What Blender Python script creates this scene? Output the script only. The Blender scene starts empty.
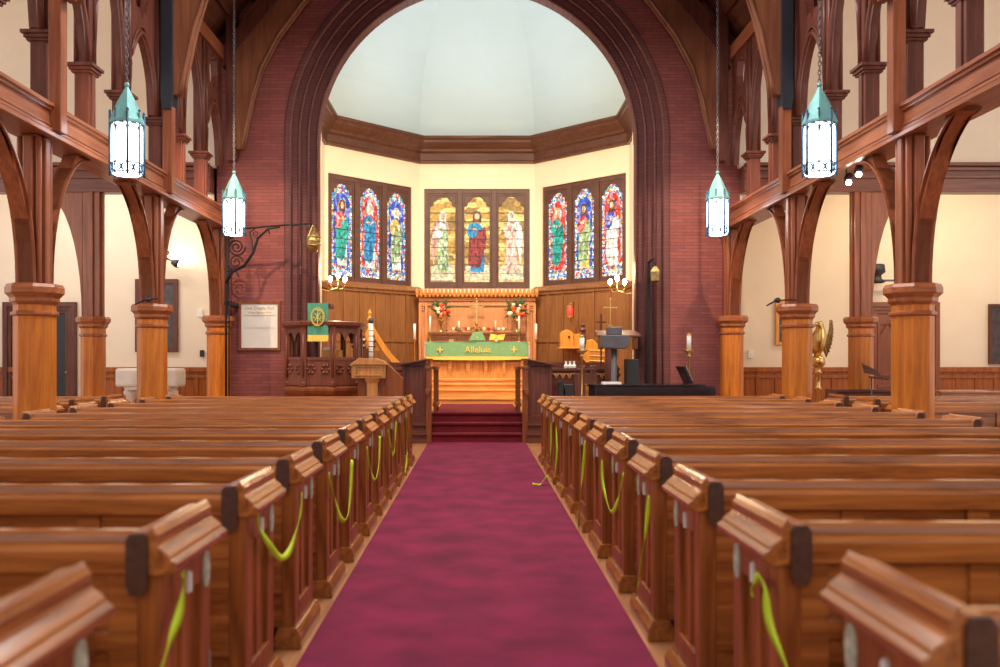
import bpy, bmesh, math, random
from mathutils import Vector, Matrix
random.seed(7)
SC = bpy.context.scene
COL = SC.collection
PI = math.pi
F = 900.0; VX = 477.0; VY = 360.0; H = 1.5          # focal length in px, vanishing point, eye height

# ---------------------------------------------------------------- camera, world, light, exposure
cam_d = bpy.data.cameras.new('camera'); cam = bpy.data.objects.new('camera', cam_d); COL.objects.link(cam)
cam.location = (0, 0, H); cam.rotation_euler = (PI/2, 0, 0)
cam_d.sensor_width = 36; cam_d.lens = 36*F/1000
cam_d.shift_x = (500-VX)/1000; cam_d.shift_y = (VY-333.5)/1000
cam_d.dof.use_dof = True; cam_d.dof.focus_distance = 16.5; cam_d.dof.aperture_fstop = 2.0
cam_d.clip_start = 0.05; cam_d.clip_end = 200
SC.camera = cam
SC.view_settings.view_transform = 'Standard'; SC.view_settings.look = 'None'
SC.view_settings.gamma = 1; SC.view_settings.use_curve_mapping = False
SC.view_settings.exposure = 0.15
w = bpy.data.worlds.new('daylight'); SC.world = w; w.use_nodes = True
w.node_tree.nodes['Background'].inputs[0].default_value = (1.0, 0.90, 0.84, 1)
w.node_tree.nodes['Background'].inputs[1].default_value = 0.7

def area(name, loc, target, sx, sy, power, col=(1, 1, 1), spread=180):
    d = bpy.data.lights.new(name, 'AREA'); d.shape = 'RECTANGLE'; d.size = sx; d.size_y = sy
    d.energy = power; d.color = col; d.spread = math.radians(spread)
    o = bpy.data.objects.new(name, d); COL.objects.link(o); o.location = loc
    o.rotation_euler = (Vector(target)-Vector(loc)).to_track_quat('-Z', 'Y').to_euler()
    return o
def spot(name, loc, target, power, col, ang=60, blend=.6, r=.06):
    d = bpy.data.lights.new(name, 'SPOT'); d.energy = power; d.color = col
    d.spot_size = math.radians(ang); d.spot_blend = blend; d.shadow_soft_size = r
    o = bpy.data.objects.new(name, d); COL.objects.link(o); o.location = loc
    o.rotation_euler = (Vector(target)-Vector(loc)).to_track_quat('-Z', 'Y').to_euler()
    return o
WARM = (1.0, .74, .46); NEUT = (1.0, .93, .84); COOL = (.86, .92, 1.0)
# daylight from the west windows behind the camera and the side windows of the aisles
area('west_window_light', (0, -4.0, 5.0), (0, 9, 1.5), 7, 5, 120, (.95, .93, 1.0))
area('south_window_light', (11.8, 9.0, 4.6), (4, 12, 2.5), 8, 3.5, 210, (1.0, .90, .78))
area('north_window_light', (-11.8, 9.0, 4.6), (-4, 12, 2.5), 8, 3.5, 210, (1.0, .96, .90))
# unseen lights added behind the brick arch to brighten apse and altar
area('chancel_fill_light_left', (-2.7, 17.9, 6.9), (1.2, 23.4, 3.2), .5, .5, 150, (1, .77, .52))
area('chancel_fill_light_right', (2.7, 17.9, 6.9), (-1.2, 23.4, 3.2), .5, .5, 150, (1, .77, .52))
area('altar_fill_light', (0, 18.0, 8.3), (0, 22.6, 1.6), .6, .4, 110, (1, .84, .62), 90)
# cove lights on top of the apse cornice
area('dome_cove_light', (0, 20.3, 7.5), (0, 20.9, 11.5), 3.6, 2.6, 95, (.74, .90, 1.0))
# unseen fill lights added to brighten and tint the transept walls
area('transept_fill_light_left', (-8.2, 17.6, 5.6), (-8.0, 20, 2.5), 3.5, .4, 95, NEUT)
area('transept_fill_light_right', (9.6, 17.6, 5.2), (10.0, 20, 2.8), 3.0, .4, 85, (1.0, .76, .48))
area('nave_fill_light', (0, 9.5, 9.6), (0, 7.0, 0), 3.2, 10, 1100, (1, .90, .84))  # overhead fill added to brighten the pew tops, not a ceiling fixture
spot('gallery_post_light', (-4.55, 10.25, 4.40), (-4.79, 11.0, 4.66), 14, (1, .55, .18), 70, .6, .02)
spot('gallery_post_light', (-4.66, 13.85, 4.40), (-4.79, 14.42, 4.70), 14, (1, .55, .18), 80, .6, .02)
spot('gallery_post_light', (-4.66, 15.05, 4.40), (-4.79, 15.6, 4.66), 8, (1, .55, .2), 80, .6, .02)
# unseen spots added below the roof to brighten brick wall and chancel furniture
for s_ in (-1, 1):
    spot('brick_wall_spot_light', (s_*3.9, 13.55, 6.2), (s_*3.75, 16.95, 1.6), 560, (1, .66, .42), 72, .7, .03)
    spot('chancel_front_fill_light', (s_*2.2, 12.6, 8.2), (s_*1.7, 17.6, 1.0), 230, (1, .76, .52), 42, .8, .1)
# ---------------------------------------------------------------- materials
MATS = {}
def nt(name):
    m = bpy.data.materials.new(name); m.use_nodes = True; MATS[name] = m
    return m, m.node_tree.nodes, m.node_tree.links, m.node_tree.nodes['Principled BSDF']
def c4(c): return (c[0], c[1], c[2], 1)
def srgb(r, g, b):
    f = lambda v: (v/255/12.92) if v/255 <= .04045 else ((v/255+.055)/1.055)**2.4
    return (f(r), f(g), f(b))
def mat(name, col, rough=.5, metal=0, var=.12, scale=6, bump=0, coat=0, sheen=0):
    m, N, L, b = nt(name)
    tc = N.new('ShaderNodeTexCoord'); n = N.new('ShaderNodeTexNoise'); n.inputs['Scale'].default_value = scale
    n.inputs['Detail'].default_value = 4
    L.new(tc.outputs['Object'], n.inputs['Vector'])
    r = N.new('ShaderNodeValToRGB'); r.color_ramp.elements[0].position = .3; r.color_ramp.elements[1].position = .7
    r.color_ramp.elements[0].color = c4([x*(1-var) for x in col]); r.color_ramp.elements[1].color = c4([min(1, x*(1+var)) for x in col])
    L.new(n.outputs['Fac'], r.inputs['Fac']); L.new(r.outputs['Color'], b.inputs['Base Color'])
    b.inputs['Roughness'].default_value = rough; b.inputs['Metallic'].default_value = metal
    b.inputs['Coat Weight'].default_value = coat; b.inputs['Sheen Weight'].default_value = sheen
    if bump:
        bp = N.new('ShaderNodeBump'); bp.inputs['Strength'].default_value = bump; bp.inputs['Distance'].default_value = .01
        L.new(n.outputs['Fac'], bp.inputs['Height']); L.new(bp.outputs['Normal'], b.inputs['Normal'])
    return m
def wood(name, c1, c2, rough=.35, axis='x', scale=14, coat=.25):
    m, N, L, b = nt(name)
    tc = N.new('ShaderNodeTexCoord'); mp = N.new('ShaderNodeMapping')
    s = [scale, scale, scale]; s['xyz'.index(axis)] = scale*.07
    mp.inputs['Scale'].default_value = s
    n = N.new('ShaderNodeTexNoise'); n.inputs['Scale'].default_value = 1.6; n.inputs['Detail'].default_value = 7
    n.inputs['Roughness'].default_value = .65; n.inputs['Distortion'].default_value = .6
    n2 = N.new('ShaderNodeTexNoise'); n2.inputs['Scale'].default_value = 1.1; n2.inputs['Detail'].default_value = 2
    L.new(tc.outputs['Object'], mp.inputs['Vector']); L.new(mp.outputs['Vector'], n.inputs['Vector'])
    L.new(tc.outputs['Object'], n2.inputs['Vector'])
    r = N.new('ShaderNodeValToRGB'); r.color_ramp.elements[0].position = .33; r.color_ramp.elements[1].position = .66
    r.color_ramp.elements[0].color = c4(c1); r.color_ramp.elements[1].color = c4(c2)
    L.new(n.outputs['Fac'], r.inputs['Fac'])
    mx = N.new('ShaderNodeMixRGB'); mx.blend_type = 'MULTIPLY'; mx.inputs['Fac'].default_value = .35
    r2 = N.new('ShaderNodeValToRGB'); r2.color_ramp.elements[0].position = .35; r2.color_ramp.elements[1].position = .65
    r2.color_ramp.elements[0].color = (.62, .58, .58, 1); r2.color_ramp.elements[1].color = (1, 1, 1, 1)
    L.new(n2.outputs['Fac'], r2.inputs['Fac']); L.new(r.outputs['Color'], mx.inputs[1]); L.new(r2.outputs['Color'], mx.inputs[2])
    L.new(mx.outputs['Color'], b.inputs['Base Color'])
    b.inputs['Roughness'].default_value = rough; b.inputs['Coat Weight'].default_value = coat; b.inputs['Coat Roughness'].default_value = .16
    b.inputs['Specular IOR Level'].default_value = .5 if coat > .4 else .3
    bp = N.new('ShaderNodeBump'); bp.inputs['Strength'].default_value = .12; bp.inputs['Distance'].default_value = .004
    L.new(n.outputs['Fac'], bp.inputs['Height']); L.new(bp.outputs['Normal'], b.inputs['Normal'])
    return m
def emit(name, col, s):
    m, N, L, b = nt(name)
    b.inputs['Base Color'].default_value = c4(col); b.inputs['Emission Color'].default_value = c4(col); b.inputs['Emission Strength'].default_value = s
    return m
def brick(name, c1, c2, mortar):
    m, N, L, b = nt(name)
    tc = N.new('ShaderNodeTexCoord'); sp = N.new('ShaderNodeSeparateXYZ'); cb = N.new('ShaderNodeCombineXYZ')
    ad = N.new('ShaderNodeMath'); ad.operation = 'ADD'
    L.new(tc.outputs['Object'], sp.inputs[0]); L.new(sp.outputs['X'], ad.inputs[0]); L.new(sp.outputs['Y'], ad.inputs[1])
    L.new(ad.outputs[0], cb.inputs['X']); L.new(sp.outputs['Z'], cb.inputs['Y'])
    t = N.new('ShaderNodeTexBrick'); t.inputs['Scale'].default_value = 1; t.inputs['Brick Width'].default_value = .30
    t.inputs['Row Height'].default_value = .062; t.inputs['Mortar Size'].default_value = .006; t.inputs['Mortar Smooth'].default_value = .4
    t.inputs['Color1'].default_value = c4(c1); t.inputs['Color2'].default_value = c4(c2); t.inputs['Mortar'].default_value = c4(mortar)
    L.new(cb.outputs[0], t.inputs['Vector'])
    n = N.new('ShaderNodeTexNoise'); n.inputs['Scale'].default_value = 1.3; n.inputs['Detail'].default_value = 5
    L.new(tc.outputs['Object'], n.inputs['Vector'])
    mx = N.new('ShaderNodeMixRGB'); mx.blend_type = 'MULTIPLY'; mx.inputs['Fac'].default_value = .5
    r2 = N.new('ShaderNodeValToRGB'); r2.color_ramp.elements[0].color = (.6, .6, .65, 1); r2.color_ramp.elements[1].color = (1.1, 1.05, 1, 1)
    L.new(n.outputs['Fac'], r2.inputs['Fac']); L.new(t.outputs['Color'], mx.inputs[1]); L.new(r2.outputs['Color'], mx.inputs[2])
    L.new(mx.outputs['Color'], b.inputs['Base Color']); b.inputs['Roughness'].default_value = .6
    bp = N.new('ShaderNodeBump'); bp.inputs['Strength'].default_value = .4; bp.inputs['Distance'].default_value = .006; bp.invert = True
    L.new(t.outputs['Fac'], bp.inputs['Height']); L.new(bp.outputs['Normal'], b.inputs['Normal'])
    return m
def sglass(name, palette, scale=9, s=1.0, lead=.035, stretch=(1, 1, 1)):
    """leaded stained glass lit by the day outside: voronoi cells from a palette with dark leads"""
    m, N, L, b = nt(name)
    tc = N.new('ShaderNodeTexCoord'); mp = N.new('ShaderNodeMapping'); mp.inputs['Scale'].default_value = stretch
    L.new(tc.outputs['Object'], mp.inputs['Vector'])
    v = N.new('ShaderNodeTexVoronoi'); v.inputs['Scale'].default_value = scale
    v2 = N.new('ShaderNodeTexVoronoi'); v2.feature = 'DISTANCE_TO_EDGE'; v2.inputs['Scale'].default_value = scale
    L.new(mp.outputs[0], v.inputs['Vector']); L.new(mp.outputs[0], v2.inputs['Vector'])
    sp = N.new('ShaderNodeSeparateColor'); L.new(v.outputs['Color'], sp.inputs[0])
    r = N.new('ShaderNodeValToRGB'); r.color_ramp.interpolation = 'CONSTANT'
    el = r.color_ramp.elements
    el[0].position = 0; el[0].color = c4(palette[0])
    el[1].position = 1.0/len(palette); el[1].color = c4(palette[1 % len(palette)])
    for i in range(2, len(palette)):
        e = el.new(i/len(palette)); e.color = c4(palette[i])
    L.new(sp.outputs[0], r.inputs['Fac'])
    lt = N.new('ShaderNodeMath'); lt.operation = 'GREATER_THAN'; lt.inputs[1].default_value = lead
    L.new(v2.outputs['Distance'], lt.inputs[0])
    mx = N.new('ShaderNodeMixRGB'); mx.inputs[1].default_value = (.02, .02, .03, 1)
    L.new(lt.outputs[0], mx.inputs['Fac']); L.new(r.outputs['Color'], mx.inputs[2])
    n = N.new('ShaderNodeTexNoise'); n.inputs['Scale'].default_value = 14; L.new(tc.outputs['Object'], n.inputs['Vector'])
    r3 = N.new('ShaderNodeValToRGB'); r3.color_ramp.elements[0].color = (.55, .55, .55, 1); r3.color_ramp.elements[0].position = .3
    r3.color_ramp.elements[1].color = (1.15, 1.15, 1.15, 1); r3.color_ramp.elements[1].position = .7
    L.new(n.outputs['Fac'], r3.inputs['Fac'])
    m2 = N.new('ShaderNodeMixRGB'); m2.blend_type = 'MULTIPLY'; m2.inputs['Fac'].default_value = 1
    L.new(mx.outputs['Color'], m2.inputs[1]); L.new(r3.outputs['Color'], m2.inputs[2])
    L.new(m2.outputs['Color'], b.inputs['Emission Color']); L.new(m2.outputs['Color'], b.inputs['Base Color'])
    b.inputs['Emission Strength'].default_value = s; b.inputs['Roughness'].default_value = .25
    return m

# woods: golden oak pews, redder nave timber, dark walnut of chancel furniture, bright altar oak
PEW_X = wood('pew_oak_x', (.20, .056, .014), (.58, .205, .048), .2, 'x', 12, 1.0)
PEW_Y = wood('pew_oak_y', (.20, .056, .014), (.58, .205, .048), .22, 'y', 12, .6)
PEW_Z = wood('pew_oak_z', (.19, .052, .013), (.50, .16, .034), .36, 'z', 12, .15)
COLW = wood('column_oak', (.42, .11, .010), (.74, .25, .024), .36, 'z', 9, .15)
CAPW = wood('capital_oak', (.26, .07, .020), (.46, .145, .040), .34, 'x', 10, .3)
TIM_Y = wood('arcade_timber_y', (.26, .08, .038), (.42, .15, .07), .36, 'y', 10, .2)
TIM_Z = wood('arcade_timber_z', (.22, .06, .026), (.38, .12, .05), .36, 'z', 10, .2)
GAL_Z = wood('gallery_timber_z', (.10, .030, .020), (.19, .060, .040), .42, 'z', 10, .15)
TIM_X = wood('arcade_timber_x', (.15, .05, .035), (.26, .09, .055), .4, 'x', 10, .2)
ROOFW = wood('roof_board', (.09, .032, .022), (.17, .06, .034), .5, 'y', 8, .1)
BROWN = wood('brace_oak', (.17, .06, .03), (.28, .11, .05), .42, 'z', 8, .15)
NAVY = mat('blackened_timber', (.010, .014, .026), .7)
WAINS = wood('wainscot_oak', (.24, .058, .012), (.46, .13, .022), .45, 'z', 9, .1)
APW = wood('apse_panel_oak', (.20, .085, .03), (.34, .15, .055), .4, 'z', 9, .25)
DARKZ = wood('dark_walnut_z', (.085, .026, .018), (.17, .055, .036), .45, 'z', 12, .1)
DARKX = wood('dark_walnut_x', (.085, .026, .018), (.17, .055, .036), .45, 'x', 12, .1)
MID = wood('mid_oak', (.17, .046, .016), (.30, .09, .026), .42, 'z', 12, .15)
ALT = wood('altar_oak', (.50, .19, .04), (.80, .36, .09), .4, 'z', 12, .15)
ALTX = wood('altar_oak_x', (.60, .25, .06), (.86, .42, .12), .36, 'x', 12, .2)
RERE = wood('reredos_oak', (.62, .26, .10), (.78, .36, .15), .45, 'z', 14, .1)
HON = wood('honey_oak', (.42, .18, .05), (.62, .30, .09), .35, 'z', 12, .3)
CORN = wood('cornice_oak', (.075, .030, .018), (.14, .056, .034), .4, 'x', 8, .2)
FRAME = mat('window_frame_wood', (.10, .045, .035), .45, var=.2)
DOORW = wood('door_wood', (.20, .06, .025), (.32, .10, .04), .4, 'z', 9, .2)
FLOORW = wood('floor_oak', (.40, .17, .07), (.62, .30, .13), .35, 'y', 7, .25)
PLAS = mat('cream_plaster', srgb(238, 224, 204), .85, var=.03, scale=2)
PLAS2 = mat('apse_plaster', srgb(246, 228, 204), .85, var=.02, scale=2)
DOME = mat('dome_paint', srgb(186, 204, 208), .9, var=.02, scale=1)
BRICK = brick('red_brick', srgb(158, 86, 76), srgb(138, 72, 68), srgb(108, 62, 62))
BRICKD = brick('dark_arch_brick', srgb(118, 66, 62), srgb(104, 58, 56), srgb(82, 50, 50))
CARPET = mat('crimson_carpet', srgb(120, 22, 60), 1.0, var=.32, scale=2.6, bump=.3)
CARPR = mat('chancel_carpet', srgb(104, 14, 28), 1.0, var=.2, scale=5, bump=.3)
STONE = mat('marble', srgb(225, 222, 216), .4, var=.05)
IRON = mat('wrought_iron', (.02, .02, .022), .5, .6)
BRASS = mat('brass', (.72, .47, .17), .28, 1, var=.1)
BRONZE = mat('aged_bronze', (.40, .30, .12), .4, .9, var=.35, scale=18)
VERDI = mat('verdigris_copper', srgb(118, 184, 184), .55, .2, var=.2, scale=9)
BLACK = mat('black_lacquer', (.016, .013, .018), .18, 0, coat=.5)
BLKM = mat('black_plastic', (.02, .02, .026), .5)
GREYM = mat('grey_metal', (.10, .10, .12), .45, .3)
GREEN = mat('green_cloth', srgb(78, 152, 124), .8, var=.1, scale=14)
GREENL = mat('green_altar_cloth', srgb(120, 168, 120), .8, var=.08, scale=14)
GOLD = mat('gold_thread', srgb(240, 212, 96), .5, .1, var=.12, scale=30)
GOLDL = mat('gilt_wood', srgb(226, 150, 40), .35, .35, var=.1)
ORNG = wood('orange_oak', (.70, .26, .03), (.88, .40, .06), .35, 'z', 10, .3)
WAX = mat('candle_wax', (.86, .83, .76), .5, var=.03)
WHITE = mat('white_paper', (.85, .85, .83), .7, var=.03)
PAPER = mat('certificate_paper', srgb(242, 240, 228), .6, var=.02)
TAPE = mat('yellow_green_ribbon', srgb(196, 226, 30), .55, var=.06)
TEAL = mat('teal_paint', srgb(120, 180, 185), .4, .2)
MAROON = mat('maroon_vinyl', srgb(80, 20, 26), .5)
PLAQ = mat('plaque_enamel', srgb(190, 200, 176), .4, var=.35, scale=30)
REDG = emit('red_glass', (.85, .05, .04), .5)
LANT = emit('lantern_glass', (.90, .95, 1.0), 7)
BULB = emit('sconce_bulb', (1.0, .86, .62), 60)
ENDG = mat('end_grain', (.075, .028, .014), .5, var=.3, scale=30)
SPOTE = emit('spot_lamp_glow', (1.0, .9, .75), 30)
CHAINM = mat('chain_steel', (.16, .17, .19), .45, .5)
LEADF = mat('dark_copper', srgb(60, 96, 120), .5, .3)
LEAF = mat('leaf', srgb(58, 92, 48), .6, var=.35, scale=20)
FLO = mat('orange_petal', srgb(236, 110, 40), .6); FLR = mat('red_petal', srgb(200, 36, 34), .6); FLW = mat('white_petal', srgb(240, 232, 205), .6)
LEATH = mat('brown_leather', srgb(150, 84, 60), .5)
PICT = mat('dark_picture', (.06, .045, .05), .35, var=.5, scale=8)

# ---------------------------------------------------------------- geometry
ORG = {}
class G:
    def __init__(s): s.v = []; s.f = []; s.mi = []; s.m = 0; s.sm = False; s.sf = []
    def add(s, vs, fs, M=None):
        o = len(s.v)
        s.v += [tuple(M @ Vector(p)) if M else tuple(p) for p in vs]
        for f in fs: s.f.append([o+i for i in f]); s.mi.append(s.m); s.sf.append(s.sm)
        return s
    def box(s, x0, x1, y0, y1, z0, z1, M=None):
        e = (len(s.f)//6 % 9)*.0005; x0, x1 = min(x0, x1)-e, max(x0, x1)+e; y0, y1 = min(y0, y1)-e, max(y0, y1)+e
        z0, z1 = min(z0, z1)-e, max(z0, z1)+e
        vs = [(x, y, z) for z in (z0, z1) for y in (y0, y1) for x in (x0, x1)]
        return s.add(vs, [(0, 2, 3, 1), (4, 5, 7, 6), (0, 1, 5, 4), (2, 6, 7, 3), (0, 4, 6, 2), (1, 3, 7, 5)], M)
    def prism(s, pts, ax, a, b, M=None):
        n = len(pts)
        def q(p, t): return {'x': (t, p[0], p[1]), 'y': (p[0], t, p[1]), 'z': (p[0], p[1], t)}[ax]
        vs = [q(p, a) for p in pts]+[q(p, b) for p in pts]
        fs = [tuple(range(n))[::-1], tuple(range(n, 2*n))]+[(i, (i+1) % n, n+(i+1) % n, n+i) for i in range(n)]
        return s.add(vs, fs, M)
    def band(s, A, B, ax, a, b, M=None):
        """strip between two equally long polylines, extruded"""
        e = (len(s.f) % 7)*.0005; a, b = min(a, b)-e, max(a, b)+e
        def q(p, t): return {'x': (t, p[0], p[1]), 'y': (p[0], t, p[1]), 'z': (p[0], p[1], t)}[ax]
        n = len(A); vs = [q(p, t) for t in (a, b) for L in (A, B) for p in L]; fs = []
        for i in range(n-1):
            fs += [(i, i+1, n+i+1, n+i), (2*n+i, 3*n+i, 3*n+i+1, 2*n+i+1), (i, 2*n+i, 2*n+i+1, i+1), (n+i, n+i+1, 3*n+i+1, 3*n+i)]
        fs += [(0, n, 3*n, 2*n), (n-1, 3*n-1, 4*n-1, 2*n-1)]
        return s.add(vs, fs, M)
    def tube(s, path, r, n=6, M=None, closed=False, flat=1.0):
        P = [Vector(p) for p in path]; k = len(P); vs = []; fs = []
        up = Vector((0, 0, 1))
        for i in range(k):
            if closed: t = P[(i+1) % k]-P[i-1]
            else: t = P[min(i+1, k-1)]-P[max(i-1, 0)]
            t.normalize()
            a = t.cross(up) if abs(t.dot(up)) < .95 else t.cross(Vector((0, 1, 0)))
            a.normalize(); b = t.cross(a)
            rr = r[i] if isinstance(r, (list, tuple)) else r
            for j in range(n):
                w_ = 2*PI*j/n
                vs.append(P[i]+a*math.cos(w_)*rr+b*math.sin(w_)*rr*flat)
        for i in range(k if closed else k-1):
            for j in range(n):
                i2 = (i+1) % k
                fs.append((i*n+j, i*n+(j+1) % n, i2*n+(j+1) % n, i2*n+j))
        if not closed: fs += [tuple(range(n))[::-1], tuple(range((k-1)*n, k*n))]
        o = s.sm; s.sm = n > 5; s.add(vs, fs, M); s.sm = o
        return s
    def lathe(s, prof, c=(0, 0, 0), n=12, M=None, rot=0, smooth=None, sx=1, sy=1):
        vs = []; fs = []; k = len(prof)
        for r, z in prof:
            for j in range(n):
                a = rot+2*PI*j/n; vs.append((c[0]+sx*r*math.cos(a), c[1]+sy*r*math.sin(a), c[2]+z))
        for i in range(k-1):
            for j in range(n): fs.append((i*n+j, i*n+(j+1) % n, (i+1)*n+(j+1) % n, (i+1)*n+j))
        fs += [tuple(range(n))[::-1], tuple(range((k-1)*n, k*n))]
        o = s.sm; s.sm = (n > 8) if smooth is None else smooth; s.add(vs, fs, M); s.sm = o
        return s
    def ball(s, c, rx, ry=None, rz=None, n=10, k=7, M=None):
        ry = ry or rx; rz = rz or rx
        prof = [(max(1e-4, math.sin(PI*i/k)), -math.cos(PI*i/k)) for i in range(k+1)]
        vs = []; fs = []
        for r, z in prof:
            for j in range(n):
                a = 2*PI*j/n; vs.append((c[0]+rx*r*math.cos(a), c[1]+ry*r*math.sin(a), c[2]+rz*z))
        for i in range(k):
            for j in range(n): fs.append((i*n+j, i*n+(j+1) % n, (i+1)*n+(j+1) % n, (i+1)*n+j))
        o = s.sm; s.sm = True; s.add(vs, fs, M); s.sm = o
        return s
    def build(s, name, mats, parent=None, bevel=0, local=False):
        if not isinstance(mats, (list, tuple)): mats = [mats]
        if parent is not None and not local:
            o = ORG.get(parent.name, (0, 0, 0)); s.v = [(x-o[0], y-o[1], z-o[2]) for x, y, z in s.v]
        me = bpy.data.meshes.new(name); me.from_pydata(s.v, [], s.f)
        for m in mats: me.materials.append(m)
        for p, mi, sf in zip(me.polygons, s.mi, s.sf): p.material_index = mi; p.use_smooth = sf
        bm = bmesh.new(); bm.from_mesh(me); bmesh.ops.recalc_face_normals(bm, faces=bm.faces); bm.to_mesh(me); bm.free()
        ob = bpy.data.objects.new(name, me); COL.objects.link(ob)
        if parent is not None:
            ob.parent = parent; ORG[ob.name] = ORG.get(parent.name, (0, 0, 0)) if not local else (0, 0, 0)
        if bevel:
            bv = ob.modifiers.new('bevel', 'BEVEL'); bv.width = bevel; bv.segments = 2; bv.limit_method = 'ANGLE'; bv.angle_limit = math.radians(40)
        return ob
def thing(name, label, cat, loc=(0, 0, 0), group=None, rz=0):
    o = bpy.data.objects.new(name, None); COL.objects.link(o); o.location = loc; o.rotation_euler = (0, 0, rz)
    o.empty_display_size = .1
    ORG[o.name] = tuple(loc)
    o['label'] = label; o['category'] = cat
    if group: o['group'] = group
    return o
def tag(o, label, cat, group=None):
    o['label'] = label; o['category'] = cat
    if group: o['group'] = group
    return o
def st(o, label=None):
    o['kind'] = 'structure'
    if label: o['label'] = label
    return o
def dup(root, loc, label, group=None):
    r = root.copy(); COL.objects.link(r); r.location = loc; r['label'] = label
    if group: r['group'] = group
    for ch in list(root.children):
        c = ch.copy(); COL.objects.link(c); c.parent = r
        for g in list(ch.children):
            d = g.copy(); COL.objects.link(d); d.parent = c
    return r
def at(px, py, Y): return Vector(((px-VX)*Y/F, Y, H-(py-VY)*Y/F))
def text_geo(g, s, size, M, depth=.004, align='CENTER', shear=0):
    cu = bpy.data.curves.new('t', 'FONT'); cu.body = s; cu.size = size; cu.extrude = depth; cu.align_x = align; cu.shear = shear
    cu.resolution_u = 3
    to = bpy.data.objects.new('t', cu); COL.objects.link(to)
    dg = bpy.context.evaluated_depsgraph_get(); dg.update()
    me = bpy.data.meshes.new_from_object(to.evaluated_get(dg))
    R = Matrix.Rotation(PI/2, 4, 'X')
    g.add([v.co.copy() for v in me.vertices], [tuple(p.vertices) for p in me.polygons], M @ R)
    bpy.data.meshes.remove(me); bpy.data.objects.remove(to); bpy.data.curves.remove(cu)
def T(x, y, z): return Matrix.Translation((x, y, z))
def RZ(a): return Matrix.Rotation(a, 4, 'Z')
def RX(a): return Matrix.Rotation(a, 4, 'X')
def RY(a): return Matrix.Rotation(a, 4, 'Y')

# ================================================================ SETTING
WY = 16.95            # front of the chancel wall
CZ = .5               # chancel floor
XA = 4.8              # arcade plane
YC = [6.24, 9.77, 13.3, 16.72]
st(G().box(-12, 12, -6, 20.2, -.1, 0).build('floor', FLOORW))
g = G()
for s in (-1, 1):     # roof slopes over the nave
    g.prism([(s*5.3, 7.0), (0, 13.5), (0, 13.6), (s*5.3, 7.14)], 'y', -5, 17.6)
st(g.build('ceiling', ROOFW))
g = G()
for s in (-1, 1):
    g.prism([(s*5.2, 8.3), (s*12.3, 9.3), (s*12.3, 9.45), (s*5.2, 8.45)], 'y', -5, 16.95); g.prism([(s*5.2, 7.1), (s*5.3, 7.1), (s*5.3, 8.4), (s*5.2, 8.4)], 'y', -5, 16.95)
    g.prism([(s*4.9, 6.4), (s*12, 6.4), (s*12, 6.55), (s*4.9, 6.55)], 'y', 17.02, 20.2)
st(g.build('ceiling_aisle', PLAS))
# chancel wall with the great arch
AR = 3.07; AC = 5.68
def arch_z(x, r, c=AC): return c+math.sqrt(max(0, r*r-x*x))
R0 = 3.52
g = G()
for s in (-1, 1):
    a, b = sorted((s*R0, s*4.95)); g.box(a, b, WY, WY+.7, 0, 14)
N_ = 40
xs = [-R0*math.cos(PI*i/N_) for i in range(N_+1)]
g.band([(x, arch_z(x, R0)) for x in xs], [(x, 14) for x in xs], 'y', WY, WY+.7)
st(g.build('wall_chancel', BRICK), 'red brick chancel wall pierced by the great round arch')
def ring(g, r0, r1, y0, y1):
    A = [(-r0*math.cos(PI*i/N_), AC+r0*math.sin(PI*i/N_)) for i in range(N_+1)]
    B = [(-r1*math.cos(PI*i/N_), AC+r1*math.sin(PI*i/N_)) for i in range(N_+1)]
    A = [(-r0, 0)]+A+[(r0, 0)]; B = [(-r1, 0)]+B+[(r1, 0)]
    g.band(A, B, 'y', y0, y1)
g = G()
ring(g, AR, R0+.02, WY+.34, WY+.75)
ring(g, AR+.15, R0+.02, WY+.20, WY+.36); ring(g, AR+.30, R0+.02, WY+.08, WY+.22)
ring(g, R0-.02, R0+.10, WY-.05, WY+.1)
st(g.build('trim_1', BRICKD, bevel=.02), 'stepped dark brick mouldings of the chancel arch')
g = G()
for r, y in ((AR+.15, WY+.2), (AR+.30, WY+.08), (AR+.45, WY-.0), (AR, WY+.34)):
    path = [(-r, y, .5)]+[(-r*math.cos(PI*i/N_), y, AC+r*math.sin(PI*i/N_)) for i in range(N_+1)]+[(r, y, .5)]
    g.tube(path, .028, 8)
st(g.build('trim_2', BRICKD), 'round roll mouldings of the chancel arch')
# chancel: side walls, three facets
def facet_wall(name, M, L, win):
    g = G(); u0, u1, z0, z1 = win
    g.box(0, L, 0, .3, CZ, z0, M); g.box(0, L, 0, .3, z1, 7.5, M)
    g.box(-.02, u0, 0, .3, z0, z1, M); g.box(u1, L+.02, 0, .3, z0, z1, M)
    return st(g.build(name, PLAS2))
A3 = 3.62; A1 = 1.5; YB = 23.5; YF = YB-(A3-A1)
ML = T(-A3, YF, 0) @ RZ(PI/4); MR = T(A1, YB, 0) @ RZ(-PI/4); MB = T(-A1, YB, 0)
WZ0, WZ1 = 3.36, 5.97
facet_wall('wall_apse_left', ML, 3.0, (.10, 2.74, WZ0, WZ1))
facet_wall('wall_apse_back', MB, 3.0, (.12, 2.88, WZ0, WZ1))
facet_wall('wall_apse_right', MR, 3.0, (.26, 2.90, WZ0, WZ1))
g = G()
for s in (-1, 1):
    a, b = sorted((s*A3, s*(A3+.3))); g.box(a, b, WY+.7, YF+.1, 0, 7.5)
    a, b = sorted((s*AR, s*(A3+.3))); g.box(a, b, WY+.70, WY+.82, 0, 8)
st(g.build('wall_chancel_side', PLAS2))
g = G().box(-A3, A3, WY+.25, 24, .0, CZ-.001)
st(g.build('floor_chancel', FLOORW))
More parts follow.
